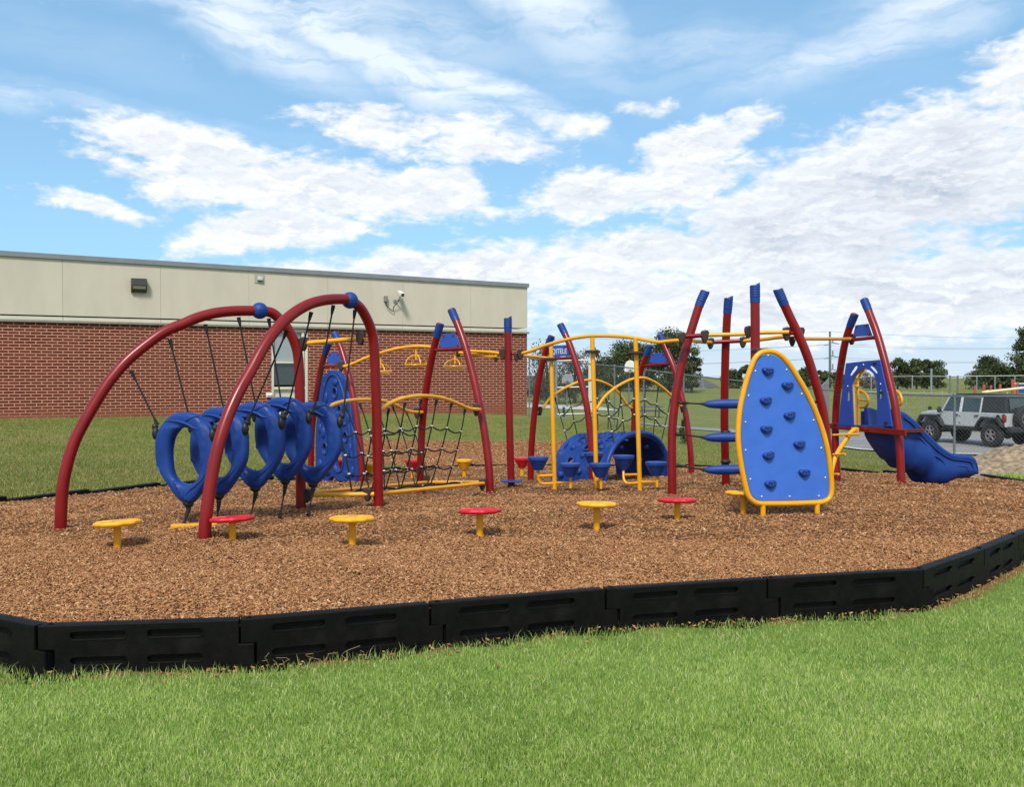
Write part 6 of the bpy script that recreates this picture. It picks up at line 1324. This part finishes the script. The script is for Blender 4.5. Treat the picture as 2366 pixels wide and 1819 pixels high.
mb = MB(); box(mb, (1.85, .5, 1.38), (.10, .14, .14), bev=.03); mb.build('bonnet_lamp', M['black'], jp, local=True)
mb = MB(); V = [(1.0, -.68, 1.31), (1.0, .68, 1.31), (.66, .58, 1.88), (.66, -.58, 1.88)]; V += [(v[0] + .03, v[1], v[2] + .01) for v in V]; mb.add(V, [(0, 1, 2, 3), (4, 5, 6, 7), (0, 1, 5, 4), (1, 2, 6, 5), (2, 3, 7, 6), (3, 0, 4, 7)]); mb.build('windscreen', M['glass'], jp, local=True, smooth=False)
mb = MB(); V = [(-2.035, -.55, 1.35), (-2.035, .55, 1.35), (-1.915, .50, 1.86), (-1.915, -.50, 1.86)]; V += [(v[0] - .02, v[1], v[2]) for v in V]; mb.add(V, [(0, 1, 2, 3), (4, 5, 6, 7), (0, 1, 5, 4), (1, 2, 6, 5), (2, 3, 7, 6), (3, 0, 4, 7)]); mb.build('rear_window', M['glass'], jp, local=True, smooth=False)
def wheel_at(x, y, z, flip=1, name='wheel', axis='y'):
    mb = MB(); pr = [(.24, -.11), (.36, -.14), (.43, -.13), (.455, -.09), (.46, 0), (.455, .09), (.43, .13), (.36, .14), (.24, .11)]; n = 40; V = []; F_ = []
    for j, (r_, w_) in enumerate(pr):
        for i in range(n):
            a = 2 * math.pi * i / n; rr = r_ * (1 - .02 * (i % 2) * (r_ > .42)); V.append((x + rr * math.cos(a), y + w_, z + rr * math.sin(a)) if axis == 'y' else (x + w_, y + rr * math.cos(a), z + rr * math.sin(a)))
    for j in range(len(pr) - 1):
        for i in range(n): F_.append((j * n + i, j * n + (i + 1) % n, (j + 1) * n + (i + 1) % n, (j + 1) * n + i))
    for i in range(n): F_.append((i, (i + 1) % n, (len(pr) - 1) * n + (i + 1) % n, (len(pr) - 1) * n + i))
    mb.add(V, F_); tube(mb, [(x, y - .02, z), (x, y + .02, z)] if axis == 'y' else [(x - .02, y, z), (x + .02, y, z)], .25, 24); w_ = mb.build(name, M['tyre'], jp, local=True); mb = MB(); o = flip * .09
    for k in range(5):
        a = 2 * math.pi * k / 5 + .3; c_ = (math.cos(a), math.sin(a))
        if axis == 'y': tube(mb, [(x, y + o, z), (x + c_[0] * .22, y + o * .9, z + c_[1] * .22)], [.045, .035], 8)
        else: tube(mb, [(x + o, y, z), (x + o, y + c_[0] * .22, z + c_[1] * .22)], [.045, .035], 8)
    ring_ = [(x + .225 * math.cos(a), y + o * .9, z + .225 * math.sin(a)) if axis == 'y' else (x + o * .9, y + .225 * math.cos(a), z + .225 * math.sin(a)) for a in np.linspace(0, 6.283, 25)[:-1]]
    tube(mb, ring_, .028, 8, closed=True); mb.build('rim', mat('alloy_rim', (.26, .23, .24), .4, metal=.5) if 'rim' not in M else M['rim'], w_, local=True); M.setdefault('rim', bpy.data.materials['alloy_rim'])
for x in (1.47, -1.47):
    for s in (-1, 1): wheel_at(x, s * .80, .455, s)
wheel_at(-2.22, .05, 1.12, -1, 'spare_wheel', 'x')
# bits of the climbing panel's dark backing clamp row
print('OBJECTS', len(bpy.data.objects))
